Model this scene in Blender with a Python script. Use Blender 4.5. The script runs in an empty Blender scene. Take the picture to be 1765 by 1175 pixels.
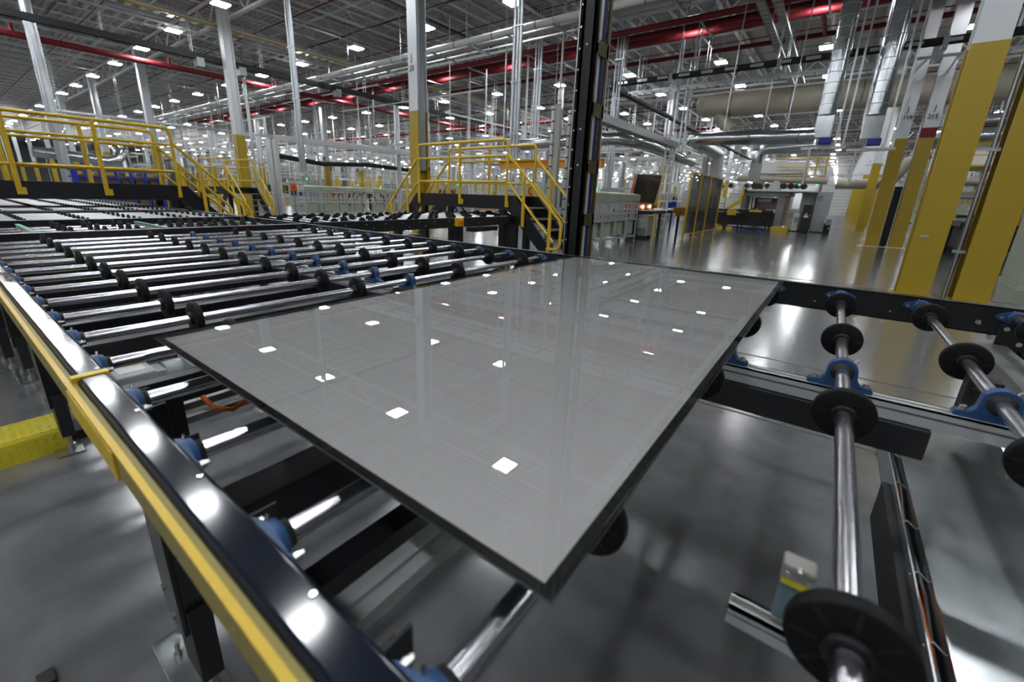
import bpy, math, random
from mathutils import Vector, Matrix
random.seed(7)
SC = bpy.context.scene
COL = SC.collection
PI = math.pi
Z0 = 1.515                                   # eye height above the floor
def h(z): return z + Z0                      # height given relative to the eye

# ------------------------------------------------------------------ camera
cam = bpy.data.cameras.new('camera'); cam_o = bpy.data.objects.new('camera', cam); COL.objects.link(cam_o)
right = Vector((0.7919, 0.6092, 0.0290)); down = Vector((0.1979, -0.2115, -0.9571)); fwd = Vector((-0.5769, 0.7640, -0.2882))
M = [[0.792, 0.198, -0.577], [0.609, -0.211, 0.764], [0.029, -0.957, -0.288]]
x = Vector((M[0][0], M[1][0], M[2][0])).normalized()
f = Vector((M[0][2], M[1][2], M[2][2])); f = (f - x * f.dot(x)).normalized()
u = x.cross(f)
cam_o.matrix_world = Matrix(((x.x, u.x, -f.x, 0), (x.y, u.y, -f.y, 0), (x.z, u.z, -f.z, Z0), (0, 0, 0, 1)))
cam.sensor_width = 36.0; cam.lens = 734.44 / 1765 * 36
cam.shift_x = (882.5 - 859.73) / 1765; cam.shift_y = (556.79 - 587.5) / 1765
cam.clip_start = 0.02; cam.clip_end = 400
cam.dof.use_dof = True; cam.dof.focus_distance = 2.4; cam.dof.aperture_fstop = 2.8
SC.camera = cam_o
# ------------------------------------------------------------------ world, exposure
w = bpy.data.worlds.new('hall_air'); SC.world = w; w.use_nodes = True
w.node_tree.nodes['Background'].inputs[0].default_value = (0.75, 0.82, 0.9, 1)
w.node_tree.nodes['Background'].inputs[1].default_value = 0.05
SC.view_settings.view_transform = 'Standard'; SC.view_settings.look = 'None'
SC.view_settings.exposure = 0.0; SC.view_settings.gamma = 1.0; SC.view_settings.use_curve_mapping = False
LAMP = 112.0                                  # radiance of the lamp panels
SC.cycles.max_bounces = 6; SC.cycles.diffuse_bounces = 3; SC.cycles.glossy_bounces = 3; SC.cycles.transmission_bounces = 4
SC.cycles.caustics_reflective = False; SC.cycles.caustics_refractive = False
SC.cycles.sample_clamp_indirect = 4.0; SC.cycles.sample_clamp_direct = 0.0
SC.cycles.use_denoising = True

# ------------------------------------------------------------------ materials
def mat(name, col, rough=0.5, metal=0.0, coat=0.0, noise=0.0, nscale=8.0, bump=0.0, bscale=60.0, emit=None, stretch=None, trans=0.0, coat_r=0.05, rvar=0.0, ior=None):
    m = bpy.data.materials.new(name); m.use_nodes = True
    nt = m.node_tree; b = nt.nodes['Principled BSDF']
    b.inputs['Base Color'].default_value = (*col, 1); b.inputs['Roughness'].default_value = rough
    b.inputs['Metallic'].default_value = metal; b.inputs['Coat Weight'].default_value = coat
    b.inputs['Coat Roughness'].default_value = coat_r; b.inputs['Transmission Weight'].default_value = trans
    if ior: b.inputs['IOR'].default_value = ior
    if emit: b.inputs['Emission Color'].default_value = (*emit[0], 1); b.inputs['Emission Strength'].default_value = emit[1]
    if noise or bump or rvar:
        tc = nt.nodes.new('ShaderNodeTexCoord'); mp = nt.nodes.new('ShaderNodeMapping')
        nt.links.new(tc.outputs['Object'], mp.inputs[0])
        if stretch: mp.inputs['Scale'].default_value = stretch
    if noise:
        n = nt.nodes.new('ShaderNodeTexNoise'); n.inputs['Scale'].default_value = nscale; n.inputs['Detail'].default_value = 6
        nt.links.new(mp.outputs[0], n.inputs['Vector'])
        mx = nt.nodes.new('ShaderNodeMix'); mx.data_type = 'RGBA'
        nt.links.new(n.outputs['Fac'], mx.inputs[0])
        mx.inputs[6].default_value = (*[c * (1 - noise) for c in col], 1); mx.inputs[7].default_value = (*[min(1, c * (1 + noise)) for c in col], 1)
        nt.links.new(mx.outputs[2], b.inputs['Base Color'])
    if rvar:
        n2 = nt.nodes.new('ShaderNodeTexNoise'); n2.inputs['Scale'].default_value = nscale * 1.7; n2.inputs['Detail'].default_value = 4
        nt.links.new(mp.outputs[0], n2.inputs['Vector'])
        mr = nt.nodes.new('ShaderNodeMapRange'); mr.inputs[3].default_value = max(0.02, rough - rvar); mr.inputs[4].default_value = rough + rvar
        nt.links.new(n2.outputs['Fac'], mr.inputs[0]); nt.links.new(mr.outputs[0], b.inputs['Roughness'])
    if bump:
        n = nt.nodes.new('ShaderNodeTexNoise'); n.inputs['Scale'].default_value = bscale; n.inputs['Detail'].default_value = 3
        nt.links.new(mp.outputs[0], n.inputs['Vector'])
        bp = nt.nodes.new('ShaderNodeBump'); bp.inputs['Strength'].default_value = bump; bp.inputs['Distance'].default_value = 0.01
        nt.links.new(n.outputs['Fac'], bp.inputs['Height']); nt.links.new(bp.outputs[0], b.inputs['Normal'])
    return m
BLACK = mat('black_powder_coat', (0.010, 0.010, 0.012), 0.32, noise=0.3, nscale=5)
BLACKG = mat('black_gloss_enamel', (0.008, 0.011, 0.020), 0.10, coat=0.0, ior=1.42, noise=0.25, nscale=6, bump=0.004, bscale=12)
BLACKM = mat('matt_black', (0.012, 0.012, 0.013), 0.6, noise=0.3, nscale=9)
YEL = mat('safety_yellow_paint', (0.68, 0.45, 0.02), 0.38, noise=0.10, nscale=3)
YELC = mat('yellow_column_wrap', (0.39, 0.27, 0.016), 0.42, noise=0.06, nscale=2, bump=0.02, bscale=8)
YELD = mat('dull_yellow_paint', (0.25, 0.20, 0.03), 0.45, noise=0.15, nscale=14)
BLUE = mat('blue_cast_iron', (0.022, 0.075, 0.20), 0.38, noise=0.2, nscale=30, bump=0.05, bscale=120)
CHROME = mat('ground_steel_shaft', (0.80, 0.80, 0.85), 0.21, metal=1.0)
SATIN = mat('satin_steel_roller', (0.46, 0.46, 0.48), 0.4, metal=0.8)
BOLT = mat('zinc_bolt', (0.75, 0.74, 0.70), 0.25, metal=1.0)
RUB = mat('black_rubber', (0.006, 0.006, 0.0065), 0.6, ior=1.28, noise=0.35, nscale=25, bump=0.1, bscale=90)
HUB = mat('wheel_hub_plastic', (0.009, 0.009, 0.010), 0.42, ior=1.35)
ALU = mat('anodised_aluminium', (0.62, 0.63, 0.63), 0.36, metal=0.35, noise=0.06, nscale=6)
SLOT = mat('aluminium_slot_shade', (0.20, 0.20, 0.19), 0.5, metal=0.6)
GALV = mat('galvanised_sheet', (0.62, 0.66, 0.68), 0.20, metal=0.95, noise=0.14, nscale=7, rvar=0.08, bump=0.05, bscale=4)
GALVR = mat('galvanised_conduit', (0.55, 0.58, 0.60), 0.33, metal=0.9, noise=0.12, nscale=5)
WHITE = mat('white_column_paint', (0.66, 0.68, 0.70), 0.5, noise=0.04, nscale=3)
WPIPE = mat('white_pipe_jacket', (0.80, 0.80, 0.78), 0.35)
RED = mat('fire_red_paint', (0.17, 0.004, 0.010), 0.62, noise=0.1, nscale=4)
ROOF = mat('roof_deck_paint', (0.33, 0.32, 0.305), 0.6, noise=0.12, nscale=0.4)
JOIST = mat('joist_grey_paint', (0.52, 0.52, 0.50), 0.5)
JOISTW = mat('girder_pale_paint', (0.68, 0.68, 0.65), 0.5)
GREEN = mat('pale_green_cover', (0.42, 0.47, 0.36), 0.5, noise=0.05, nscale=3)
GREENB = mat('green_band', (0.01, 0.12, 0.07), 0.5)
MGREY = mat('machine_grey', (0.38, 0.41, 0.42), 0.45, noise=0.05, nscale=2)
LGREY = mat('light_machine_grey', (0.56, 0.58, 0.56), 0.45, noise=0.05, nscale=2)
BEIGE = mat('beige_duct', (0.40, 0.37, 0.29), 0.5, noise=0.08, nscale=2)
ORANGE = mat('orange_paint', (0.75, 0.14, 0.01), 0.4)
TURQ = mat('turquoise_belt', (0.10, 0.34, 0.29), 0.5)
BLUEP = mat('blue_pallet_paint', (0.012, 0.03, 0.32), 0.4)
CARD = mat('cardboard', (0.20, 0.12, 0.06), 0.8, noise=0.2, nscale=8)
DRED = mat('dark_red_paint', (0.16, 0.02, 0.025), 0.5)
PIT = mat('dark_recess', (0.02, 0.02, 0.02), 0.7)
STEEL = mat('dull_steel', (0.30, 0.30, 0.29), 0.4, metal=0.7, noise=0.15, nscale=6)
BROWNST = mat('bronze_tinted_cover', (0.085, 0.062, 0.022), 0.3, metal=0.3)
NAVY = mat('navy_cable', (0.01, 0.02, 0.14), 0.4)
INK = mat('black_lettering', (0.012, 0.012, 0.012), 0.6)
LABELW = mat('paper_label', (0.70, 0.66, 0.66), 0.6)
LABELY = mat('yellow_label', (0.72, 0.66, 0.03), 0.5)
CLEAR = mat('clear_sensor_lens', (0.75, 0.73, 0.68), 0.12, trans=0.6)
ACRYL = mat('clear_acrylic', (0.62, 0.62, 0.57), 0.15, trans=0.25)
SCREEN = mat('dark_mesh_panel', (0.030, 0.031, 0.032), 0.55)
LAMPM = mat('lamp_panel', (1, 1, 1), 0.5, emit=((0.93, 0.97, 1.0), LAMP))
UPM = mat('added_uplight', (1, 1, 1), 0.5, emit=((0.93, 0.97, 1.0), LAMP*0.11))  # weak upward glow, added to brighten the roof
LEDG = mat('green_signal_light', (0.05, 0.8, 0.2), 0.5, emit=((0.05, 1.0, 0.3), 1.6))
LEDR = mat('red_signal_light', (0.8, 0.05, 0.03), 0.5, emit=((1.0, 0.08, 0.03), 6.0))
LEDA = mat('work_light', (1.0, 0.9, 0.7), 0.5, emit=((1.0, 0.75, 0.45), 10.0))
WALLM = mat('pale_wall_panel', (0.68, 0.69, 0.69), 0.6, noise=0.06, nscale=1)
DPLATE = mat('yellow_diamond_plate', (0.60, 0.50, 0.02), 0.38, noise=0.06, nscale=20)
# panel: clear glass over a grey coating with a black printed border
PANEL = mat('grey_back_coating', (0.87, 0.845, 0.855), 0.6, noise=0.015, nscale=2)
FRIT = mat('black_border_print', (0.004, 0.004, 0.005), 0.5)
GEDGE = mat('ground_glass_edge', (0.09, 0.10, 0.10), 0.3)
def clear_glass():
    m = bpy.data.materials.new('clear_float_glass'); m.use_nodes = True; nt = m.node_tree; nt.nodes.clear()
    o = nt.nodes.new('ShaderNodeOutputMaterial'); mx = nt.nodes.new('ShaderNodeMixShader'); fr = nt.nodes.new('ShaderNodeFresnel')
    tr = nt.nodes.new('ShaderNodeBsdfTransparent'); gl = nt.nodes.new('ShaderNodeBsdfGlossy'); fr.inputs[0].default_value = 1.75
    gl.inputs['Roughness'].default_value = 0.0; tr.inputs[0].default_value = (0.985, 0.995, 0.99, 1)
    nt.links.new(fr.outputs[0], mx.inputs[0]); nt.links.new(tr.outputs[0], mx.inputs[1]); nt.links.new(gl.outputs[0], mx.inputs[2]); nt.links.new(mx.outputs[0], o.inputs[0])
    return m
CGLASS = clear_glass()
def clear_back():                            # underside of the sheet, its own reflection is counted in the top face
    m = bpy.data.materials.new('float_glass_underside'); m.use_nodes = True; nt = m.node_tree; nt.nodes.clear()
    o = nt.nodes.new('ShaderNodeOutputMaterial'); tr = nt.nodes.new('ShaderNodeBsdfTransparent'); nt.links.new(tr.outputs[0], o.inputs[0]); return m
CGBACK = clear_back()
# polished concrete
def concrete():
    m = bpy.data.materials.new('polished_concrete'); m.use_nodes = True; nt = m.node_tree; b = nt.nodes['Principled BSDF']
    tc = nt.nodes.new('ShaderNodeTexCoord')
    n1 = nt.nodes.new('ShaderNodeTexNoise'); n1.inputs['Scale'].default_value = 0.35; n1.inputs['Detail'].default_value = 8; n1.inputs['Roughness'].default_value = 0.6
    n2 = nt.nodes.new('ShaderNodeTexNoise'); n2.inputs['Scale'].default_value = 5.0; n2.inputs['Detail'].default_value = 8
    n3 = nt.nodes.new('ShaderNodeTexNoise'); n3.inputs['Scale'].default_value = 90.0; n3.inputs['Detail'].default_value = 3
    for n in (n1, n2, n3): nt.links.new(tc.outputs['Object'], n.inputs['Vector'])
    a = nt.nodes.new('ShaderNodeMath'); a.operation = 'ADD'; nt.links.new(n1.outputs['Fac'], a.inputs[0]); nt.links.new(n2.outputs['Fac'], a.inputs[1])
    r = nt.nodes.new('ShaderNodeValToRGB'); r.color_ramp.elements[0].position = 0.35; r.color_ramp.elements[1].position = 0.68
    r.color_ramp.elements[0].color = (0.105, 0.108, 0.115, 1); r.color_ramp.elements[1].color = (0.19, 0.194, 0.202, 1)
    hm = nt.nodes.new('ShaderNodeMath'); hm.operation = 'MULTIPLY'; hm.inputs[1].default_value = 0.5
    nt.links.new(a.outputs[0], hm.inputs[0]); nt.links.new(hm.outputs[0], r.inputs[0]); nt.links.new(r.outputs[0], b.inputs['Base Color'])
    mr = nt.nodes.new('ShaderNodeMapRange'); mr.inputs[1].default_value = 0.3; mr.inputs[2].default_value = 0.7; mr.inputs[3].default_value = 0.15; mr.inputs[4].default_value = 0.21
    nt.links.new(n1.outputs['Fac'], mr.inputs[0]); nt.links.new(mr.outputs[0], b.inputs['Roughness'])
    bp = nt.nodes.new('ShaderNodeBump'); bp.inputs['Strength'].default_value = 0.05; bp.inputs['Distance'].default_value = 0.003
    nt.links.new(n3.outputs['Fac'], bp.inputs['Height']); nt.links.new(bp.outputs[0], b.inputs['Normal'])
    b.inputs['Specular IOR Level'].default_value = 0.6; b.inputs['Coat Weight'].default_value = 1.0; b.inputs['Coat IOR'].default_value = 1.75; b.inputs['Coat Roughness'].default_value = 0.17
    return m
CONC = concrete()

# ------------------------------------------------------------------ mesh builder
class MB:
    def __init__(s): s.v = []; s.f = []; s.m = []; s.s = []
    def _add(s, vs, fs, m=0, sm=False):
        o = len(s.v); s.v += [tuple(p) for p in vs]; s.f += [tuple(i + o for i in q) for q in fs]
        s.m += [m] * len(fs); s.s += [sm] * len(fs) if not isinstance(sm, list) else sm
        return s
    def box(s, x0, x1, y0, y1, z0, z1, m=0):
        return s._add([(x0,y0,z0),(x1,y0,z0),(x1,y1,z0),(x0,y1,z0),(x0,y0,z1),(x1,y0,z1),(x1,y1,z1),(x0,y1,z1)],
            [(0,3,2,1),(4,5,6,7),(0,1,5,4),(1,2,6,5),(2,3,7,6),(3,0,4,7)], m)
    def bar(s, p, q, a, b, m=0, up=(0,0,1)):
        p = Vector(p); q = Vector(q); d = (q - p).normalized(); up = Vector(up)
        if abs(d.dot(up)) > 0.98: up = Vector((0,1,0))
        sx = d.cross(up).normalized() * a / 2; sz = sx.cross(d).normalized() * b / 2
        vs = [p-sx-sz, p+sx-sz, p+sx+sz, p-sx+sz, q-sx-sz, q+sx-sz, q+sx+sz, q-sx+sz]
        return s._add(vs, [(0,1,2,3),(7,6,5,4),(0,4,5,1),(1,5,6,2),(2,6,7,3),(3,7,4,0)], m)
    def cyl(s, p, q, r, n=12, m=0, r2=None, caps=True):
        p = Vector(p); q = Vector(q); d = (q - p).normalized(); up = Vector((0,0,1)) if abs(d.z) < 0.9 else Vector((1,0,0))
        a = d.cross(up).normalized(); b = a.cross(d); r2 = r if r2 is None else r2
        vs = [p + (a*math.cos(2*PI*i/n) + b*math.sin(2*PI*i/n))*r for i in range(n)] + [q + (a*math.cos(2*PI*i/n) + b*math.sin(2*PI*i/n))*r2 for i in range(n)]
        s._add(vs, [(i, (i+1)%n, n+(i+1)%n, n+i) for i in range(n)], m, True)
        if caps: s._add(vs, [tuple(range(n-1,-1,-1)), tuple(range(n, 2*n))], m)
        return s
    def lathe(s, c, axis, prof, n=24, m=0):
        c = Vector(c); d = Vector(axis).normalized(); up = Vector((0,0,1)) if abs(d.z) < 0.9 else Vector((1,0,0))
        a = d.cross(up).normalized(); b = a.cross(d); vs = []
        for t, r in prof: vs += [c + d*t + (a*math.cos(2*PI*i/n) + b*math.sin(2*PI*i/n))*r for i in range(n)]
        fs = [(k*n+i, k*n+(i+1)%n, (k+1)*n+(i+1)%n, (k+1)*n+i) for k in range(len(prof)-1) for i in range(n)]
        return s._add(vs, fs, m, True)
    def tube(s, pts, r, n=8, m=0):
        P = [Vector(p) for p in pts]; k = len(P); rings = []; last = None
        for i in range(k):
            d = ((P[min(i+1,k-1)] - P[i]).normalized() + (P[i] - P[max(i-1,0)]).normalized()).normalized()
            if last is None:
                up = Vector((0,0,1)) if abs(d.z) < 0.9 else Vector((1,0,0)); a = d.cross(up).normalized()
            else: a = (last - d*last.dot(d)).normalized()
            last = a; b = a.cross(d)
            rings.append([P[i] + (a*math.cos(2*PI*j/n) + b*math.sin(2*PI*j/n))*r for j in range(n)])
        vs = [v for rg in rings for v in rg]
        s._add(vs, [(i*n+j, i*n+(j+1)%n, (i+1)*n+(j+1)%n, (i+1)*n+j) for i in range(k-1) for j in range(n)], m, True)
        return s._add([v for v in rings[0]] + [v for v in rings[-1]], [tuple(range(n-1,-1,-1)), tuple(range(n,2*n))], m)
    def prism(s, poly, axis, a, b, m=0):      # poly in the two other axes
        def P(t, q): return {'x': (t, q[0], q[1]), 'y': (q[0], t, q[1]), 'z': (q[0], q[1], t)}[axis]
        n = len(poly); vs = [P(a, q) for q in poly] + [P(b, q) for q in poly]
        return s._add(vs, [tuple(range(n-1,-1,-1)), tuple(range(n,2*n))] + [(i, (i+1)%n, n+(i+1)%n, n+i) for i in range(n)], m)
    def mesh(s, name, mats, off=(0,0,0)):
        me = bpy.data.meshes.new(name); ox, oy, oz = off
        me.from_pydata([(a-ox, b-oy, c-oz) for a, b, c in s.v], [], s.f)
        for m in (mats if isinstance(mats, (list, tuple)) else [mats]): me.materials.append(m)
        me.polygons.foreach_set('material_index', s.m); me.polygons.foreach_set('use_smooth', s.s)
        me.update(); return me
def offset(o):
    v = Vector((0,0,0))
    while o is not None: v += o.location; o = o.parent
    return v
STUFF = {'hanger_rod','beam_rivets','beam_holes','splice_bolts','cable_tie','beam_bolts','chain_clip','mast_bolt','pipe_support','pipe_band','tray_rungs','silver_window','conduit_strap','diamond_plate','front_studs','rollers','spiral_seam','door_slat_line','hinge','red_riser','slotted_cover_x','mesh_panel','duct_stand','terminal','far_rollers'}
def build(mb, name, mats, parent=None, bevel=0.0, label=None):     # mesh given in world space
    me = mb.mesh(name, mats, offset(parent)); o = bpy.data.objects.new(name, me); COL.objects.link(o); o.parent = parent
    if bevel:
        b = o.modifiers.new('edge', 'BEVEL'); b.width = bevel; b.segments = 2; b.limit_method = 'ANGLE'
    if label: o['label'] = label
    if name in STUFF: o['kind'] = 'stuff'
    return o
def put(me, name, parent, loc):                                    # shared mesh at a world place
    o = bpy.data.objects.new(name, me); COL.objects.link(o); o.parent = parent; o.location = Vector(loc) - offset(parent); return o
def tag(o, label, cat, group=None):
    o['label'] = label; o['category'] = cat
    if group: o['group'] = group
    return o
def thing(name, label, cat, loc=(0,0,0), group=None):
    o = bpy.data.objects.new(name, None); COL.objects.link(o); o.location = loc; o.empty_display_size = 0.1
    return tag(o, label, cat, group)
def struct(mb, name, mats, parent=None):
    o = build(mb, name, mats, parent)
    if parent is None: o['kind'] = 'structure'
    return o
def dup(root, loc, label=None, rotz=None):
    r = root.copy(); COL.objects.link(r); r.location = loc
    if rotz is not None: r.rotation_euler = (0, 0, rotz)
    if label: r['label'] = label
    for ch in list(root.children):
        c = ch.copy(); COL.objects.link(c); c.parent = r
        for g in list(ch.children):
            d = g.copy(); COL.objects.link(d); d.parent = c
    return r
def lettering(body, size, parent, loc, rot, name='lettering', m=None):
    cu = bpy.data.curves.new(name, 'FONT'); cu.body = body; cu.size = size; cu.align_x = 'CENTER'; cu.align_y = 'CENTER'; cu.extrude = 0.002; cu.resolution_u = 3
    t = bpy.data.objects.new(name, cu); me = bpy.data.meshes.new_from_object(t); bpy.data.objects.remove(t)
    me.materials.clear(); me.materials.append(m or INK)
    o = bpy.data.objects.new(name, me); COL.objects.link(o); o.parent = parent; o.location = Vector(loc) - offset(parent); o.rotation_euler = rot
    return o
ORD = ['first','second','third','fourth','fifth','sixth','seventh','eighth','ninth','tenth','eleventh','twelfth','thirteenth','fourteenth','fifteenth','sixteenth','seventeenth','eighteenth','nineteenth','twentieth']

# ------------------------------------------------------------------ hall: floor, walls, roof
XL, XR, YN, YF, ZR = -170.0, 30.0, -16.0, 190.0, h(9.0)
struct(MB().box(XL, XR, YN, YF, -0.2, 0.0), 'floor', CONC)
struct(MB().box(XL-0.2, XL, YN, YF, 0, ZR+0.4), 'wall_left', WALLM)
struct(MB().box(XR, XR+0.2, YN, YF, 0, ZR+0.4), 'wall_right', WALLM)
struct(MB().box(XL, XR, YF, YF+0.2, 0, ZR+0.4), 'wall_back', WALLM)
struct(MB().box(XL, XR, YN-0.2, YN, 0, ZR+0.4), 'wall_front', WALLM)
dk = MB(); prof = []; y = YN
while y < YF:
    prof += [(y, ZR), (y+0.10, ZR), (y+0.13, ZR+0.07), (y+0.27, ZR+0.07)]; y += 0.30
vs = [(XL, a, b) for a, b in prof] + [(XR, a, b) for a, b in prof]; n = len(prof)
dk._add(vs, [(i, i+1, n+i+1, n+i) for i in range(n-1)]); dk.box(XL, XR, YN, YF, ZR+0.2, ZR+0.4)
ceil = struct(dk, 'ceiling', ROOF)
ROWS = [-1.8, 10.35, 22.7, 34.9, 47.1, 59.3, 71.5, 83.7, 95.9, 108.1, 120.3]
# open-web joists along Y
def joist_mesh():
    b = MB(); z1, z0 = h(8.92), h(8.42)
    b.box(-0.07, 0.07, YN, YF, z1, z1+0.06); b.box(-0.08, 0.08, YN, YF, z0, z0+0.07)
    y = YN; k = 0
    while y < YF - 0.7:
        b.bar((0, y, z0 if k % 2 else z1), (0, y+0.75, z1 if k % 2 else z0), 0.03, 0.03); y += 0.75; k += 1
    return b.mesh('joist', JOIST)
jm = joist_mesh(); x = XL + 1.6
while x < XR:
    put(jm, 'joist', ceil, (x, 0, 0)); x += 2.03
def girder_mesh():
    b = MB(); z1, z0 = h(8.35), h(7.35)
    b.box(XL, XR, -0.11, 0.11, z1, z1+0.09); b.box(XL, XR, -0.09, 0.09, z0, z0+0.08)
    x = XL; k = 0
    while x < XR - 1.0:
        b.bar((x, 0, z0+0.04 if k % 2 else z1), (x+1.02, 0, z1 if k % 2 else z0+0.04), 0.055, 0.055); x += 1.02; k += 1
    return b.mesh('girder', JOISTW)
gm = girder_mesh()
for Y in ROWS + [132.5, 144.7, 156.9]: put(gm, 'girder', ceil, (0, Y, 0))
# sprinkler branch pipes along X just under the joists
b = MB(); b.cyl((-120, 0, 0), (XR-0.1, 0, 0), 0.028, 8, 0)
sp = b.mesh('sprinkler_pipe', RED); sprk = thing('sprinkler_piping', 'thin dark red sprinkler pipes running under the whole roof deck', 'pipework', (0, 0, h(8.1)))
y = 1.2
while y < 118:
    put(sp, 'branch_pipe', sprk, (0, y, h(8.3))); y += 3.05
# ------------------------------------------------------------------ lamps
def lamp_proto():
    t = thing('high_bay_lamp', '', 'lamp', (0,0,0), 'high-bay lamps under the roof')
    build(MB().box(-0.27,0.27,-0.30,0.30,0.03,0.11).box(-0.10,0.10,-0.14,0.14,0.11,0.17), 'housing', LGREY, t)
    for sx in (-1, 1):
        build(MB().box(sx*0.14-0.115, sx*0.14+0.115, -0.28, 0.28, 0.0, 0.028), 'lamp_panel', LAMPM, t)
    build(MB().box(-0.2,0.2,-0.25,0.25,0.111,0.115), 'added_uplight', UPM, t)  # added glowing sheet on the housing top, lifts the ceiling brightness
    build(MB().cyl((0,-0.1,0.15),(0,-0.1,1.99),0.008,6).cyl((0,0.1,0.15),(0,0.1,1.99),0.008,6), 'hanger', GALVR, t)
    return t
lp = lamp_proto(); first = True
LX = [8.0, 3.0, -1.9, -6.4, -11.35, -16.1, -21.3, -26.7, -31.6, -36.9, -42.5, -47.8, -53.0, -58.3, -64.0, -69.5, -75.0, -83.0]
LY = [-9.6, -3.4, 2.7, 9.0, 15.3, 21.4, 27.2, 33.0, 38.6, 44.6, 50.8, 57.0, 63.2, 69.4, 75.6, 81.8, 88.0, 94.2, 100.4, 106.6]
for j, Y in enumerate(LY):
    for i, X in enumerate(LX):
        if abs(Y-15.3) < 0.1 and X > -9 and X < 5: continue
        if Y > 76 and (i+j) % 2 == 0 and X < -20: continue
        lab = 'white high-bay lamp, %s from the right in the %s lamp row from the near wall' % (ORD[i], ORD[j])
        jx = 0.0 if Y < 34 else random.uniform(-0.5, 0.5)
        loc = (X + jx, Y, h(7.0))
        if first: lp.location = loc; lp['label'] = lab; first = False
        else: dup(lp, loc, lab)
# ------------------------------------------------------------------ columns
def column_proto(wide, bandm=None, steel=False, closed=False):
    t = thing('building_column', '', 'column', (0,0,0), 'steel building columns')
    w2 = wide/2; zt = 3.95; zb = 3.95
    def H(z0, z1):
        return MB().box(-w2,w2,-w2,-w2+0.035,z0,z1).box(-w2,w2,w2-0.035,w2,z0,z1).box(-0.02,0.02,-w2+0.035,w2-0.035,z0,z1)
    build(H(zt, ZR-0.7), 'column_shaft', WHITE, t)
    g = MB().box(-w2-0.006,w2+0.006,-w2-0.006,-w2+0.04,0,zt).box(-w2-0.006,w2+0.006,w2-0.04,w2+0.006,0,zt).box(-0.03,0.03,-w2+0.04,w2-0.04,0,zt)
    if closed: g.box(w2-0.012,w2+0.006,-w2,w2,0,zt)
    build(g, 'yellow_guard', YELC, t)
    build(MB().box(-w2-0.09,w2+0.09,-w2-0.09,w2+0.09,0,0.025), 'base_plate', YELC, t)
    if bandm: build(MB().box(-w2-0.01,w2+0.01,-w2-0.012,-w2+0.03,zt,zt+0.34), 'colour_band', bandm, t)
    if steel:
        build(MB().box(0.05,w2-0.02,-w2+0.06,w2-0.08,2.2,ZR-1.2).box(w2-0.03,w2+0.02,-0.1,0.0,2.2,ZR-1.2), 'conduit_duct', GALVR, t)
    return t
CX = [(1.33, 'E'), (2.05, 'W')]
protoR = column_proto(0.41); protoS = column_proto(0.40, None, True)
protoRed = column_proto(0.41, RED); protoG = column_proto(0.40, GREENB, False, True); protoL = column_proto(0.40, None, False, True)

used = set(); marks = []
def place_col(proto, X, Y, lab):
    if proto.name not in used: used.add(proto.name); proto.location = (X, Y, 0); proto['label'] = lab; return proto
    return dup(proto, (X, Y, 0), lab)
for j, Y in enumerate(ROWS[1:]):
    for i, X in enumerate((1.34, 2.06)):
        pr = protoRed if (i == 1 and j in (1, 4)) else protoR
        c = place_col(pr, X, Y+0.2, 'yellow and white column in the %s line of the aisle pair, %s back' % (('left', 'right')[i], ORD[j]))
        if j in (1, 2, 3): marks.append((c, X, Y-0.016, 3.42, 0.24, ('21W', '21E')[i]))
for i, X in enumerate((-11.1, -24.0, -36.6, -48.8, -61.0, -73.2, -85.4)):
    for j, Y in enumerate(ROWS[1:]):
        pr = protoG if (i == 2 and j == 1) else protoRed if (i == 1 and j == 1) else protoS if (i == 0 and j < 2) else protoL
        c = place_col(pr, X, Y-0.2, 'yellow and white column in the %s line left of the aisle, %s back' % (ORD[i], ORD[j]))
        if i == 0 and j == 0: marks.append((c, X-0.02, Y-0.418, 3.9, 0.26, '20'))
for c, X, Y, Z, sz, tx in marks:
    lettering('J', sz, c, (X, Y, h(Z)), (PI/2, 0, 0)); lettering(tx, sz*0.85, c, (X, Y, h(Z-sz*1.15)), (PI/2, 0, 0))
# floor joints and the pale concrete kerb line between the columns
for k, (x0, x1, y0, y1) in enumerate([(-60, 2.8, 10.86, 10.90), (-9, 2.8, 23.2, 23.24), (-9, 2.8, 35.4, 35.44), (0.35, 2.7, 10.0, 10.30), (0.9, 2.7, 22.3, 22.6), (-3.0, 6.0, 3.4, 3.415), (-3.0, 6.0, 4.9, 4.915)]):
    struct(MB().box(x0, x1, y0, y1, 0.0, 0.004), 'trim_%d' % (k+1), LGREY if y1-y0 > 0.1 else SLOT)

# ------------------------------------------------------------------ conveyor parts (shared meshes)
ZS = h(-0.443); ZB = h(-0.400)               # shaft axis, top of the side beams
YA, YB = 0.172, 2.75                         # inner faces of the two side beams
def wheel_mesh(r=0.058, wd=0.022):
    b = MB(); b.lathe((0,-wd/2,0), (0,1,0), [(0,r*0.42),(0,r*0.93),(0.002,r*0.985),(0.005,r),(wd-0.005,r),(wd-0.002,r*0.985),(wd,r*0.93),(wd,r*0.42)], 40)
    b.lathe((0,-wd/2+0.003,0), (0,1,0), [(0,0.016),(0,r*0.44),(wd-0.006,r*0.44),(wd-0.006,0.016)], 28, 1)
    b.lathe((0,-wd/2-0.009,0), (0,1,0), [(0.0,0.0165),(0,0.023),(0.009,0.025),(wd+0.009,0.025),(wd+0.018,0.023),(wd+0.018,0.0165)], 24, 1)
    for k in range(8):
        a = 2*PI*k/8; b.bar((math.cos(a)*0.024, 0, math.sin(a)*0.024), (math.cos(a)*r*0.9, 0, math.sin(a)*r*0.9), 0.005, wd+0.001, 1, (0,1,0))
    return b.mesh('wheel', [RUB, HUB])
WH = wheel_mesh(); WHL = wheel_mesh(0.075, 0.024)
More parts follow.
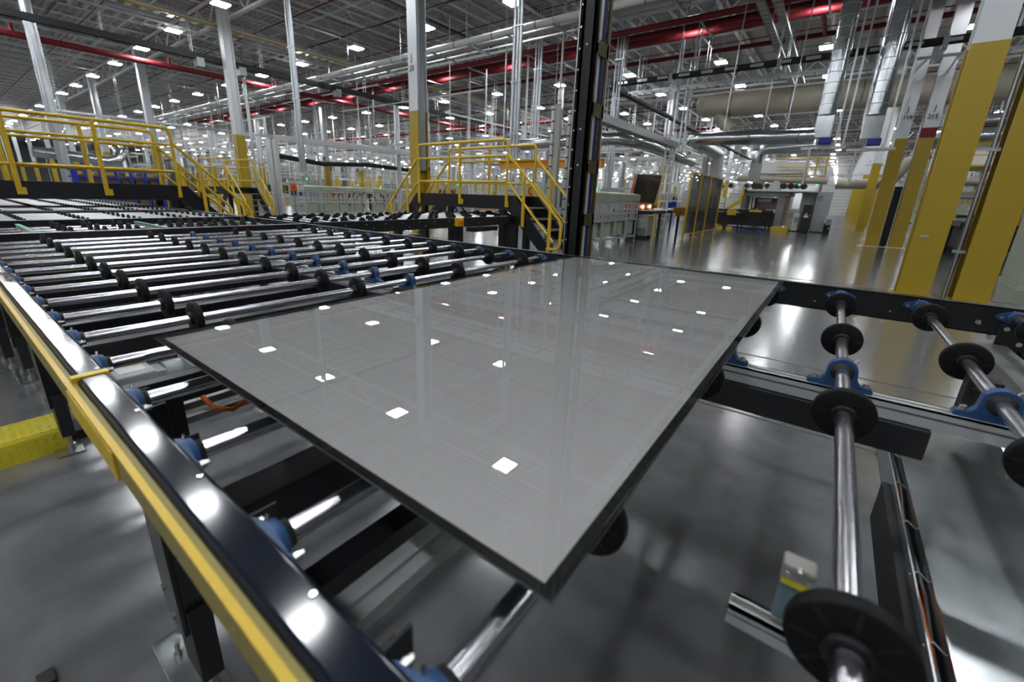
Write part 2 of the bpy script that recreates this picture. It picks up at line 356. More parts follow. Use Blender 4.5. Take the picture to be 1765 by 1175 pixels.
def flange_mesh(sign):                       # oval two-bolt flange bearing on a beam face; sign = inward direction
    b = MB(); n = 28; pl = []
    for i in range(n):
        a = 2*PI*i/n; c = math.cos(a); s = math.sin(a)
        r = 0.030 + 0.026*abs(c)**3
        pl.append((c*r*1.12, s*min(r, 0.030)*1.0))
    b.prism(pl, 'y', 0, sign*0.012)
    b.lathe((0,0,0), (0,sign,0), [(0.010,0.030),(0.024,0.027),(0.026,0.024)], 24)
    b.lathe((0,0,0), (0,sign,0), [(0.026,0.024),(0.026,0.020),(0.036,0.0195),(0.036,0.0145)], 20, 2)
    for sx in (-1, 1):
        b.cyl((sx*0.047,0,0), (sx*0.047,sign*0.016,0), 0.0085, 14, 0)
        b.cyl((sx*0.047,sign*0.016,0), (sx*0.047,sign*0.024,0), 0.0075, 6, 1); b.cyl((sx*0.047,sign*0.024,0), (sx*0.047,sign*0.030,0), 0.0045, 10, 1)
    b.cyl((-0.012,sign*0.014,0.024), (-0.016,sign*0.017,0.033), 0.003, 8, 1)
    return b.mesh('flange_bearing', [BLUE, BOLT, BLACKM])
FLN = flange_mesh(1); FLF = flange_mesh(-1)
def pillow_mesh():
    b = MB(); n = 20
    arc = [(math.cos(PI*i/n)*0.034, 0.004+math.sin(PI*i/n)*0.032) for i in range(n+1)]
    pl = [(-0.072,-0.047),(0.072,-0.047),(0.074,-0.040),(0.070,-0.034),(0.044,-0.030),(0.036,-0.018)] + [(p[0], p[1]) for p in arc] + [(-0.036,-0.018),(-0.044,-0.030),(-0.070,-0.034),(-0.074,-0.040)]
    b.prism(pl, 'y', -0.013, 0.013)
    for s in (-1, 1): b.lathe((0,0,0), (0,s,0), [(0.013,0.027),(0.017,0.025),(0.017,0.020),(0.022,0.0195),(0.022,0.0145)], 20, 2)
    for sx in (-1, 1):
        b.cyl((sx*0.057,0,-0.036), (sx*0.057,0,-0.031), 0.010, 16, 1); b.cyl((sx*0.057,0,-0.031), (sx*0.057,0,-0.022), 0.0078, 6, 1)
    b.cyl((0.022,0,0.03), (0.030,0,0.040), 0.003, 8, 1)
    return b.mesh('pillow_block', [BLUE, BOLT, BLACKM])
PB = pillow_mesh()
def shaft_mesh(y0, y1): return MB().cyl((0,y0,0), (0,y1,0), 0.0155, 20).mesh('roller_shaft', CHROME)
SHM = shaft_mesh(YA+0.012, YB-0.012)
SHS = MB().cyl((0,YA+0.012,0), (0,YB-0.012,0), 0.022, 16).mesh('roller_shaft', SATIN)
def leg(par, X, Y, ztop):
    lg = build(MB().box(X-0.07,X+0.07,Y-0.012,Y+0.0,0.28,ztop).box(X-0.07,X-0.058,Y,Y+0.06,0.28,ztop).box(X+0.058,X+0.07,Y,Y+0.06,0.28,ztop).box(X-0.03,X+0.05,Y+0.062,Y+0.10,0.30,ztop), 'leg', BLACK, par, 0.002)
    build(MB().box(X-0.05,X+0.09,Y+0.002,Y+0.058,0.10,0.36).cyl((X+0.02,Y-0.02,0.33),(X+0.02,Y-0.012,0.33),0.010,6,1).cyl((X-0.03,Y-0.02,0.40),(X-0.03,Y-0.012,0.40),0.010,6,1), 'foot_bracket', [BLACKM, BOLT], lg)
    build(MB().box(X-0.26,X-0.06,Y-0.05,Y+0.05,0.0,0.012).box(X-0.07,X+0.14,Y-0.045,Y+0.075,0.0,0.010), 'foot_plate', GALV, lg, 0.002)
    build(MB().cyl((X-0.16,Y,0.012),(X-0.16,Y,0.030),0.014,6).cyl((X-0.16,Y,0.030),(X-0.16,Y,0.055),0.008,10), 'anchor_bolt', BOLT, lg)
    build(MB().cyl((X+0.04,Y+0.03,0.01),(X+0.04,Y+0.03,0.12),0.011,10).cyl((X+0.04,Y+0.03,0.01),(X+0.04,Y+0.03,0.03),0.022,8), 'levelling_screw', BOLT, lg)
def shafts(par, xs, mesh, wys, wmesh, ypil, y0, y1, pil=True, fl=True):
    for X in xs:
        s = put(mesh, 'roller_shaft', par, (X, 0, ZS))
        for wy in wys: put(wmesh, 'wheel', s, (X, wy, ZS))
        if pil: put(PB, 'pillow_block', s, (X, ypil, ZS))
        if fl: put(FLN, 'flange_bearing', s, (X, y0, ZS)); put(FLF, 'flange_bearing', s, (X, y1, ZS))

# ------------------------------------------------------------------ main roller conveyor
mc = thing('roller_conveyor', 'black-framed roller conveyor carrying the large grey glass panel', 'conveyor', (-2.0, 1.46, 0))
XE = 1.6                                     # runs on past the frame to the right
for x0, x1 in ((-5.0, -1.222), (-1.214, XE)):
    nb = MB().prism([(0.120,ZB-0.006),(0.126,ZB),(0.166,ZB),(0.172,ZB-0.006),(0.172,ZB-0.128),(0.120,ZB-0.128)], 'x', x0, x1)
    build(nb, 'side_beam', BLACKG, mc, 0.002)
build(MB().box(-1.229,-1.207,0.112,0.173,ZB-0.12,ZB+0.003), 'beam_end_cap', YEL, mc, 0.001)
build(MB().prism([(0.102,ZB-0.008),(0.118,ZB-0.008),(0.118,ZB-0.013),(0.106,ZB-0.013),(0.106,ZB-0.058),(0.102,ZB-0.058)], 'x', -5.0, XE), 'yellow_edge_channel', YELD, mc)
build(MB().prism([(0.1005,ZB-0.0065),(0.110,ZB-0.0065),(0.110,ZB-0.0085),(0.1005,ZB-0.0095)], 'x', -5.0, XE), 'yellow_lip', YEL, mc)
b = MB()
for k in range(22):
    X = -4.9 + k*0.3; b.cyl((X,0.103,ZB-0.03),(X,0.100,ZB-0.03),0.004,8); b.cyl((X+0.13,0.103,ZB-0.044),(X+0.13,0.100,ZB-0.044),0.003,8)
    b.cyl((X+0.05,0.160,ZB-0.001),(X+0.05,0.160,ZB+0.0015),0.004,8)
build(b, 'beam_rivets', BOLT, mc)
build(MB().box(-3.03,-3.0,0.142,0.158,ZB,ZB+0.0006), 'yellow_sticker', LABELY, mc)
for x0, x1 in ((-5.0, 1.6),):
    build(MB().box(x0,x1,YB,YB+0.006,ZB-0.128,ZB-0.002).box(x0,x1,YB,YB+0.05,ZB-0.008,ZB-0.002).box(x0,x1,YB,YB+0.05,ZB-0.128,ZB-0.122), 'side_beam', BLACK, mc, 0.001)
b = MB()
for k in range(24): X = -4.92 + k*0.3; b.cyl((X+0.12,YB,ZB-0.085),(X+0.12,YB-0.003,ZB-0.085),0.005,10)
build(b, 'beam_holes', BOLT, mc)
SX = [0.10+0.3*k for k in range(3, -17, -1)]
shafts(mc, SX, SHM, (0.495, 1.15, 1.83, 2.49), WH, 1.465, YA, YB)
# aluminium bearing rail under the pillow blocks
zr = ZS - 0.047
def alu_rail(par, x0, x1, y0, y1, zt, hgt, name='aluminium_rail'):
    ym = (y0+y1)/2; d = 0.004
    b = MB().box(x0,x1,y0+0.004,y1-0.004,zt-hgt,zt-0.004)
    b.box(x0,x1,y0,ym-0.006,zt-0.005,zt).box(x0,x1,ym+0.006,y1,zt-0.005,zt)
    for s in (y0, y1):
        a, c = (s, s+0.005) if s == y0 else (s-0.005, s)
        b.box(x0,x1,a,c,zt-hgt*0.36,zt).box(x0,x1,a,c,zt-hgt,zt-hgt*0.50)
    o = build(b, name, ALU, par)
    build(MB().box(x0+0.001,x1-0.001,y0+0.0025,y0+0.0045,zt-hgt*0.50,zt-hgt*0.36).box(x0+0.001,x1-0.001,ym-0.006,ym+0.006,zt-0.0038,zt-0.003), 'slot', SLOT, o)
    return o
alu_rail(mc, -4.95, 1.5, 1.440, 1.490, zr, 0.050)
build(MB().box(-0.58, 0.30, 1.425, 1.505, zr-0.135, zr-0.052), 'centre_beam', BLACK, mc, 0.003)
build(MB().box(-4.6, -1.2, 1.425, 1.505, zr-0.125, zr-0.052), 'centre_beam', BLACK, mc, 0.003)
# cross members along Y below the shafts
for X, wd, z1, hh in ((-1.585,0.05,-0.585,0.05),(-0.83,0.10,-0.585,0.09),(-0.545,0.05,-0.59,0.07),(-2.25,0.16,-0.60,0.12),(-2.62,0.12,-0.60,0.12),(-3.5,0.14,-0.60,0.12),(-4.3,0.14,-0.6,0.12)):
    build(MB().box(X-wd/2, X+wd/2, YA, YB, h(z1-hh), h(z1)), 'cross_member', BLACK, mc, 0.003)
build(MB().box(-1.345,-1.325,YA,1.42,h(-0.60),h(-0.58)).box(-1.30,-1.28,YA,1.42,h(-0.62),h(-0.60)), 'cable_rail', STEEL, mc)
o = build(MB().box(-0.475,-0.415,YA,YB,h(-0.60),h(-0.575)).box(-0.450,-0.440,YA,YB,h(-0.575),h(-0.568)), 'galvanised_strut', ALU, mc)
for X in (-1.18, -0.88, -0.58, -0.28):       # black angle tabs behind the near bearings
    build(MB().box(X,X+0.004,YA+0.005,YA+0.055,ZS-0.05,ZS-0.005).box(X-0.03,X,YA+0.005,YA+0.055,ZS-0.05,ZS-0.046), 'angle_tab', BLACKM, mc)
for X in (-4.88, -3.37, -1.30, 0.9): leg(mc, X, 0.205, ZB-0.12)
for X in (-4.6, -1.9, 1.02): leg(mc, X, 2.80, ZB-0.12)
build(MB().box(0.600,0.700,1.52,YB,h(-0.575),h(-0.565)).box(0.600,0.610,1.52,YB,h(-0.66),h(-0.575)).box(0.560,0.600,1.52,YB,h(-0.665),h(-0.655)), 'channel_beam', STEEL, mc)
build(MB().box(0.66,0.86,YB-0.012,YB,h(-0.68),h(-0.47)).box(0.74,0.84,YB-0.05,YB-0.01,h(-0.72),h(-0.58)), 'splice_plate', BLACK, mc, 0.003)
b = MB()
for px, pz in ((0.57,-0.475),(0.66,-0.49),(0.62,-0.535),(0.71,-0.55),(0.77,-0.56),(0.79,-0.58),(0.745,-0.66)): b.cyl((px+0.02,YB-0.012,h(pz)),(px+0.02,YB-0.022,h(pz)),0.010,10)
build(b, 'splice_bolts', BOLT, mc)
build(MB().box(0.40,0.47,1.74,1.79,h(-0.60),h(-0.47)).cyl((0.42,1.74,h(-0.50)),(0.42,1.73,h(-0.50)),0.008,8), 'hanger_bracket', BLACKM, mc)
build(MB().box(-1.19,-0.84,0.098,0.102,ZB-0.064,ZB-0.012), 'yellow_splice_plate', YEL, mc, 0.001)
# things hanging under the left half: gearmotors, valve block
def gearbox(X, Y, Z, lab=None):
    g = build(MB().box(X-0.09,X+0.09,Y-0.06,Y+0.06,Z-0.10,Z).box(X-0.05,X+0.05,Y+0.06,Y+0.10,Z-0.08,Z-0.02).cyl((X,Y+0.10,Z-0.05),(X,Y+0.28,Z-0.05),0.045,18), 'gear_motor', MGREY, mc, 0.006)
    build(MB().box(X-0.05,X+0.05,Y-0.04,Y+0.04,Z,Z+0.001), 'paper_label', LABELW, g)
    build(MB().box(X-0.05,X-0.02,Y-0.01,Y+0.035,Z+0.001,Z+0.0015), 'yellow_label', LABELY, g)
gearbox(-1.98, 0.34, h(-0.66)); gearbox(-1.93, 0.56, h(-0.66))
build(MB().box(-1.80,-1.62,0.20,0.90,h(-0.72),h(-0.66)), 'motor_tray', BLACKM, mc)
build(MB().box(-2.42,-2.30,0.95,1.42,h(-0.78),h(-0.74)).box(-2.40,-2.36,1.00,1.06,h(-0.74),h(-0.70)).box(-2.40,-2.36,1.32,1.38,h(-0.74),h(-0.70)), 'chain_guide', ALU, mc)
build(MB().box(-2.50,-2.47,0.80,0.92,h(-0.80),h(-0.72)).box(-2.62,-2.47,0.80,0.92,h(-0.80),h(-0.79)), 'sensor_angle', GALV, mc)
build(MB().box(-2.18,-2.169,1.05,1.10,h(-0.655),h(-0.635)), 'yellow_sticker', LABELY, mc)
build(MB().tube([(-1.33,0.37,h(-0.575)),(-1.29,0.38,h(-0.60)),(-1.27,0.42,h(-0.615)),(-1.28,0.47,h(-0.60)),(-1.31,0.53,h(-0.58)),(-1.34,0.58,h(-0.58))], 0.007, 10), 'orange_hose', ORANGE, mc)
build(MB().tube([(0.664,2.02,h(-0.90)),(0.75,2.06,h(-0.91)),(0.95,2.12,h(-0.90)),(1.02,2.5,h(-0.95)),(1.02,2.78,h(-1.0))], 0.012, 10), 'black_hose', BLACKM, mc)

# galvanised cover with cable bundle, below the right end of the conveyor
gt = thing('cable_duct', 'wide galvanised cable duct lying below the rollers at right', 'cable duct', (0.5, 1.2, 0))
build(MB().box(0.355,0.655,0.10,2.36,h(-0.86),h(-0.85)).box(0.655,0.660,0.10,2.36,h(-0.95),h(-0.85)).box(0.350,0.355,0.10,2.36,h(-0.95),h(-0.842)).box(0.350,0.655,0.10,2.36,h(-0.955),h(-0.95)), 'duct_cover', GALV, gt)
build(MB().box(0.296,0.3175,0.10,1.75,h(-1.02),h(-0.875)), 'side_shadow_box', BLACKM, gt)  # black box standing in for the dark leg shadow beside the duct
build(MB().box(0.318,0.322,0.10,2.36,h(-0.95),h(-0.846)).box(0.318,0.35,0.10,2.36,h(-0.95),h(-0.946)), 'cable_trough', GALVR, gt)
for k, (dx, mm) in enumerate(((0.327,STEEL),(0.334,BLACKM),(0.341,STEEL),(0.331,ORANGE))):
    build(MB().tube([(dx+0.003*math.sin(i*1.7+k), 0.12+i*0.16, h(-0.875-0.006*((i+k) % 3))) for i in range(14)], 0.0042, 6), 'cable', mm, gt)
b = MB()
for i in range(9): b.tube([(0.316,0.4+i*0.22,h(-0.862)),(0.330,0.41+i*0.22,h(-0.850)),(0.352,0.40+i*0.22,h(-0.862))], 0.003, 6)
build(b, 'cable_tie', STEEL, gt)
for Y in (0.4, 1.9): build(MB().box(0.48,0.54,Y-0.02,Y+0.02,0,h(-0.955)), 'duct_post', BLACK, gt)

# photoelectric sensor on its aluminium arm
ps = thing('photoelectric_sensor', 'grey sensor with clear top and yellow label on an aluminium arm', 'sensor', (0.05, 0.6, h(-0.6)))
build(MB().box(0.036,0.070,0.582,0.608,h(-0.595),h(-0.525)), 'sensor_body', mat('sensor_blue_grey', (0.16,0.24,0.27), 0.5), ps, 0.002)
o = build(MB().box(0.034,0.072,0.578,0.608,h(-0.525),h(-0.492)), 'clear_head', CLEAR, ps, 0.004)
build(MB().box(0.036,0.070,0.5765,0.578,h(-0.522),h(-0.513)), 'yellow_label', LABELY, o)
for dx, dz in ((0.041,-0.502),(0.053,-0.496),(0.065,-0.504)): build(MB().cyl((dx,0.58,h(dz)),(dx,0.572,h(dz)),0.004,10), 'terminal_screw', BOLT, o)
alu_rail(ps, -0.014, 0.40, 0.560, 0.590, h(-0.585), 0.030, 'aluminium_arm')
build(MB().box(0.37,0.40,0.56,0.60,0.0,h(-0.615)), 'arm_stand', BLACK, ps)
ps.location = Vector(ps.location) + Vector((0.002, 0.02, 0.034))

# ------------------------------------------------------------------ the panel
gp = thing('glass_panel', 'large flat grey glass panel with a black border lying on the rollers', 'glass panel', (-0.74, 1.444, h(-0.384)))
x0, x1, y0, y1 = -1.336, -0.143, 0.291, 2.597; zt = h(-0.378)
b = MB().box(x0,x1,y0,y1,zt-0.0032,zt); b.m = [2, 0, 1, 1, 1, 1]
gl = build(b, 'glass_sheet', [CGLASS, GEDGE, CGBACK], gp)
build(MB().box(x0+0.0035,x1-0.0035,y0+0.0035,y1-0.0035,zt-0.0044,zt-0.0039), 'black_border', FRIT, gp)
build(MB().box(x0+0.019,x1-0.020,y0+0.017,y1-0.03,zt-0.0039,zt-0.0035), 'grey_coating', PANEL, gp)
build(MB().box(x0+0.004,x1-0.004,y0+0.004,y1-0.004,zt-0.0058,zt-0.0045), 'back_sheet', GEDGE, gp)

# ------------------------------------------------------------------ transfer section with belts, second roller section
def bar_section(par, X, w=0.10):
    build(MB().box(X-w/2, X-w/2+0.006, 0.05, 2.80, ZB-0.10, ZB).box(X+w/2-0.006, X+w/2, 0.05, 2.80, ZB-0.12, ZB).box(X-w/2, X+w/2, 0.05, 2.80, ZB-0.006, ZB), 'end_beam', BLACK, par, 0.002)
bar_section(mc, -5.08)
tc = thing('belt_transfer', 'belt transfer with turquoise belts and big black discs between two conveyors', 'conveyor', (-5.9, 1.4, 0))
for X in (-5.35,-5.65,-5.95,-6.25):
    s = build(MB().cyl((X,0.2,ZS-0.01),(X,2.72,ZS-0.01),0.0155,14), 'roller_shaft', CHROME, tc)
    for wy in (0.30,0.75,0.98,1.22,1.65,1.85,2.10,2.30,2.55): put(WHL, 'disc_wheel', s, (X, wy, ZS-0.01))
for wy in (0.52, 1.44, 2.36):
    o = build(MB().box(-6.35,-5.28,wy-0.012,wy+0.012,ZS-0.03,ZS+0.025), 'belt_guide', ALU, tc)
    build(MB().box(-6.35,-5.28,wy-0.018,wy+0.018,ZS+0.025,ZS+0.034), 'turquoise_belt', TURQ, o)
    build(MB().cyl((-5.55,wy-0.03,ZS+0.0),(-5.55,wy+0.03,ZS+0.0),0.03,10).box(-5.60,-5.50,wy-0.035,wy+0.035,ZS-0.04,ZS+0.0), 'orange_cap', ORANGE, o)
build(MB().box(-6.6,-5.13,0.11,0.16,ZB-0.13,ZB), 'side_beam', BLACKG, tc); build(MB().box(-6.6,-5.13,YB,YB+0.05,ZB-0.13,ZB), 'side_beam', BLACK, tc)
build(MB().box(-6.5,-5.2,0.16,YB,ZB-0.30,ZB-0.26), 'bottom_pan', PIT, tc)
for X in (-5.3,-6.5): leg(tc, X, 0.14, ZB-0.12); leg(tc, X, 2.78, ZB-0.12)
def roller_section(lab, xa, xb, pitch):
    t = thing('roller_conveyor', lab, 'conveyor', ((xa+xb)/2, 1.46, 0))
    for X in (xa-0.05, xb+0.05): bar_section(t, X)
    build(MB().box(xb,xa,0.11,YA,ZB-0.13,ZB), 'side_beam', BLACKG, t); build(MB().box(xb,xa,YB,YB+0.05,ZB-0.13,ZB), 'side_beam', BLACK, t)
    xs = []; X = xa-0.12
    while X > xb+0.08: xs.append(X); X -= pitch
    shafts(t, xs, SHS, (0.62, 1.12, 1.60, 2.10, 2.50), WH, 1.46, YA, YB, pil=False)
    build(MB().box(xb,xa,1.44,1.50,ZS-0.10,ZS-0.047), 'centre_rail', ALU, t)
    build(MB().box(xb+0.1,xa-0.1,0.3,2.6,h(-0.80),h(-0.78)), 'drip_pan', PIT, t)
    for X in (xa-0.2, (xa+xb)/2, xb+0.2): leg(t, X, 0.14, ZB-0.12); leg(t, X, 2.78, ZB-0.12)
roller_section('roller conveyor section with dense rollers just beyond the belt transfer', -6.70, -8.72, 0.25)
roller_section('roller conveyor section passing under the yellow-railed footbridge at far left', -8.90, -16.5, 0.25)

# ------------------------------------------------------------------ branch conveyor along Y
br = thing('branch_conveyor', 'black branch roller conveyor running back under the middle yellow footbridge', 'conveyor', (-6.0, 6.5, 0))
for (ya, yb) in ((2.95, 5.62), (5.66, 9.6)):
    build(MB().box(-5.22,-5.17,ya,yb,ZB-0.16,ZB), 'side_beam', BLACK, br, 0.003); build(MB().box(-6.85,-6.80,ya,yb,ZB-0.16,ZB), 'side_beam', BLACK, br, 0.003)
b = MB()
for k in range(20): Y = 3.05+k*0.33; b.cyl((-5.17,Y,ZB-0.05),(-5.165,Y,ZB-0.05),0.008,8); b.cyl((-5.17,Y+0.12,ZB-0.11),(-5.165,Y+0.12,ZB-0.11),0.008,8)
build(b, 'beam_bolts', BOLT, br)
wx = MB(); wd = 0.024; r = 0.058
wx.lathe((-wd/2,0,0), (1,0,0), [(0,0.016),(0,r*0.93),(0.004,r),(wd-0.004,r),(wd,r*0.93),(wd,0.016)], 24); WHX = wx.mesh('wheel', RUB)
SHX = MB().cyl((-6.80,0,0),(-5.22,0,0),0.0155,12).mesh('roller_shaft', CHROME)
Y = 3.08; k = 0
while Y < 9.5:
    s = put(SHX, 'roller_shaft', br, (0, Y, ZB-0.02))
    for q, X in enumerate((-5.4,-5.85,-6.3,-6.7)): put(WHX, 'wheel', s, (X + (0.10 if k % 2 else 0), Y, ZB-0.02))
    Y += 0.22; k += 1
for Y in (3.4, 5.6, 7.3, 9.3):
    for X in (-5.2, -6.82): leg(br, X, Y, ZB-0.14)
o = build(MB().box(-5.19,-5.10,5.50,5.66,ZB-0.14,ZB+0.0), 'emergency_stop_box', YEL, br, 0.004); build(MB().cyl((-5.10,5.58,ZB-0.07),(-5.06,5.58,ZB-0.07),0.035,14), 'stop_button', ORANGE, o)
build(MB().box(-5.35,-5.15,6.0,6.7,ZB-0.26,ZB-0.18), 'drive_housing', BLACK, br)
# ------------------------------------------------------------------ yellow-railed footbridges
def footbridge(label, L, W, loc, rotz, posts, both=True, run=1.55, drop=1.5, K=1.0):
    # built along +X from the origin, deck at z = drop, near edge at y = 0
    t = thing('footbridge', label, 'footbridge', (0,0,0)); zt = drop; rl = 1.06; R = 0.024*K
    for yy in (0.0, W):
        build(MB().box(0, L, yy-0.03, yy+0.03, zt-0.27, zt+0.01), 'deck_beam', BLACK, t, 0.003)
    build(MB().box(0, L, 0.03, W-0.03, zt-0.03, zt), 'deck', BLACKM, t)
    for xx in (0.12, L-0.12):
        for yy in (0.0, W): build(MB().box(xx-0.06,xx+0.06,yy-0.06,yy+0.06,0.0,zt-0.25).box(xx-0.1,xx+0.1,yy-0.1,yy+0.1,0.0,0.015), 'leg', BLACK, t)
    for s, sgn, X0 in ((0, 1, L), (1, -1, 0.0)):
        if s and not both: continue
        for yy in (0.0, W):
            X1 = X0 + sgn*run
            build(MB().prism([(X0-sgn*0.02,zt),(X0-sgn*0.02,zt-0.25),(X1-sgn*0.25,0.0),(X1+sgn*0.02,0.0),(X0+sgn*0.15,zt)][::sgn], 'y', yy-0.02, yy+0.02), 'stringer', BLACK, t)
        for k in range(1, 7):
            xx = X0 + sgn*run*k/7.0; zz = zt - drop*k/7.0
            build(MB().box(xx-0.13, xx+0.13, 0.02, W-0.02, zz-0.03, zz), 'stair_tread', STEEL, t)
    for yy, out in ((-0.06, -1), (W+0.06, 1)):
        rail = MB()
        pts = []
        e = 0.09
        def corner(cx, sx): return [(cx-sx*e*(1-math.sin(a)), yy, zt+rl-e*(1-math.cos(a))) for a in [i*PI/8 for i in range(5)]]
        # top bar with rounded ends going down into the end posts
        left = [(0.0, yy, zt-0.2), (0.0, yy, zt+rl-e)] + [(e*(1-math.cos(a)), yy, zt+rl-e+e*math.sin(a)) for a in (PI/8, PI/4, 3*PI/8, PI/2)]
        rght = [(L-e*(1-math.cos(a)), yy, zt+rl-e+e*math.sin(a)) for a in (PI/2, 3*PI/8, PI/4, PI/8)] + [(L, yy, zt+rl-e), (L, yy, zt-0.2)]
        tr = build(MB().tube(left + rght, R, 8), 'handrail', YEL, t)
        for zz in (0.76, 0.27): build(MB().cyl((0,yy,zt+zz),(L,yy,zt+zz),0.019*K,8), 'mid_rail', YEL, t)
        for px in posts:
            po = build(MB().cyl((px,yy,zt-0.2),(px,yy,zt+rl),0.028*K,8), 'post', YEL, t)
            build(MB().box(px-0.02,px+0.08,yy-0.01,yy+0.04,zt-0.2,zt-0.09), 'clamp', YEL, po)
        for px in (0.0, L): build(MB().box(px-0.03,px+0.03,yy-0.012,yy+0.04,zt-0.22,zt-0.10), 'clamp', YEL, tr)
        for s, sgn, X0 in ((0, 1, L), (1, -1, 0.0)):
            if s and not both: continue
            sl = drop/run
            def on(d, z): return (X0+sgn*d, yy, zt+z-sl*d)
            e1 = run-0.30
            p = on(e1, 0.80)
            build(MB().tube([on(0.0,0.80), p, (p[0]+sgn*0.05, yy, p[2]-0.10), (p[0]+sgn*0.05, yy, p[2]-0.45), (p[0]+sgn*0.01, yy, p[2]-0.53), (p[0]-sgn*0.07, yy, p[2]-0.56), (p[0]-sgn*0.24, yy, p[2]-0.56)], R, 8), 'stair_rail', YEL, t)
            build(MB().cyl(on(0.0,0.28), on(e1-0.1,0.28), 0.020*K, 8), 'stair_mid_rail', YEL, t)
            for d in (0.42, e1-0.20):
                q = on(d, 0.80); q2 = on(d, -0.18)
                build(MB().cyl(q, q2, 0.028*K, 8), 'stair_post', YEL, t)
    t.location = loc; t.rotation_euler = (0, 0, rotz); return t
fb = footbridge('middle yellow-railed footbridge crossing the branch conveyor, stairs down beside the black mast', 2.58, 0.90, (-7.95, 7.30, 0), 0, (1.30,), K=1.2)
dup(fb, (-21.05, 7.25, 0), 'small yellow-railed footbridge in front of the yellow column at left')
dup(fb, (-33.0, 22.4, 0), 'distant yellow-railed footbridge far behind the pale green benches')
dup(fb, (-27.0, 26.0, 0), 'distant yellow-railed footbridge behind the middle footbridge', PI/2)
footbridge('long yellow-railed footbridge crossing the left roller conveyor', 6.6, 0.90, (-10.6, -3.4, 0), PI/2, (1.20, 2.25, 3.30, 4.40, 5.48), K=1.25)
# notice on the middle footbridge
sgn = tag(build(MB().box(-6.02,-5.83,8.985,9.0,h(-0.03),h(0.23)), 'notice_board', mat('orange_sign', (0.80,0.33,0.01), 0.5)), 'small orange board with a black letter C behind the middle stair', 'sign')
lettering('C', 0.27, sgn, (-5.925, 8.982, h(0.10)), (PI/2, 0, 0))
build(MB().box(-5.95,-5.91,9.0,9.03,0,h(0.2)), 'sign_post', STEEL, sgn)
# ------------------------------------------------------------------ black mast right behind the panel
ms = thing('lift_mast', 'tall black slotted mast standing behind the far edge of the panel', 'mast', (-1.58, 3.2, 0))
MT = ZR-0.8
build(MB().box(-1.685,-1.575,3.10,3.12,0,MT).box(-1.685,-1.66,3.10,3.24,0,MT).box(-1.60,-1.575,3.10,3.14,0,MT), 'mast_face', BLACK, ms, 0.002)
b = MB().box(-1.59,-1.575,3.12,3.165,0,MT).box(-1.59,-1.575,3.305,3.34,0,MT)
z = 0.1
while z < MT: b.box(-1.59,-1.575,3.12,3.34,z,z+0.09); z += 0.40
build(b, 'slotted_cover', BROWNST, ms, 0.001)
build(MB().cyl((-1.60,3.20,0.02),(-1.60,3.20,MT),0.014,8).cyl((-1.60,3.235,0.02),(-1.60,3.235,MT),0.009,8), 'guide_rod', ALU, ms)
build(MB().cyl((-1.605,3.275,0.02),(-1.605,3.275,MT),0.016,8), 'blue_cable', NAVY, ms)
build(MB().box(-1.66,-1.61,3.32,3.34,0,MT), 'rear_plate', BLACKM, ms)
build(MB().box(-1.712,-1.703,3.10,3.18,0,MT), 'silver_edge_strip', GALVR, ms); build(MB().box(-1.703,-1.685,3.13,3.15,0,MT), 'chain_backing', PIT, ms)
b = MB(); z = 0.1
while z < MT: b.box(-1.703,-1.683,3.105,3.125,z,z+0.012); z += 0.135
build(b, 'chain_clip', BOLT, ms)
b = MB()
for z in (0.6, 1.05, 1.75, 2.0, 2.55, 3.1, 3.6, 4.2, 4.8): b.cyl((-1.63,3.10,z),(-1.63,3.090,z),0.009,10); b.cyl((-1.575,3.14,z+0.02),(-1.566,3.14,z+0.02),0.008,10)
build(b, 'mast_bolt', BOLT, ms)
build(MB().box(-1.76,-1.50,3.05,3.40,0,0.02), 'base_plate', BLACK, ms)
# clear guard posts beside the mast
for k, (X, Y) in enumerate(((-5.26, 8.72), (-5.18, 9.30))):
    g = thing('guard_post', ('tall clear-faced aluminium guard post, left one behind the middle stair', 'tall clear-faced aluminium guard post, right one next to the black mast')[k], 'post', (X, Y, 0))
    build(MB().box(X-0.04,X+0.02,Y-0.04,Y+0.04,0,h(1.86)), 'aluminium_upright', ALU, g)
    build(MB().box(X+0.02,X+0.15,Y-0.008,Y+0.008,0.3,h(1.90)), 'clear_panel', ACRYL, g)
    b = MB()
    for q in range(14): b.box(X-0.03,X+0.05,Y-0.055,Y-0.041,0.3+q*0.23,0.325+q*0.23)
    build(b, 'hinge', BLACKM, g); build(MB().box(X+0.15,X+0.19,Y-0.02,Y+0.03,0,h(1.80)), 'rear_upright', STEEL, g)
    build(MB().box(X-0.08,X+0.14,Y-0.06,Y+0.06,0,0.012), 'base_plate', STEEL, g)

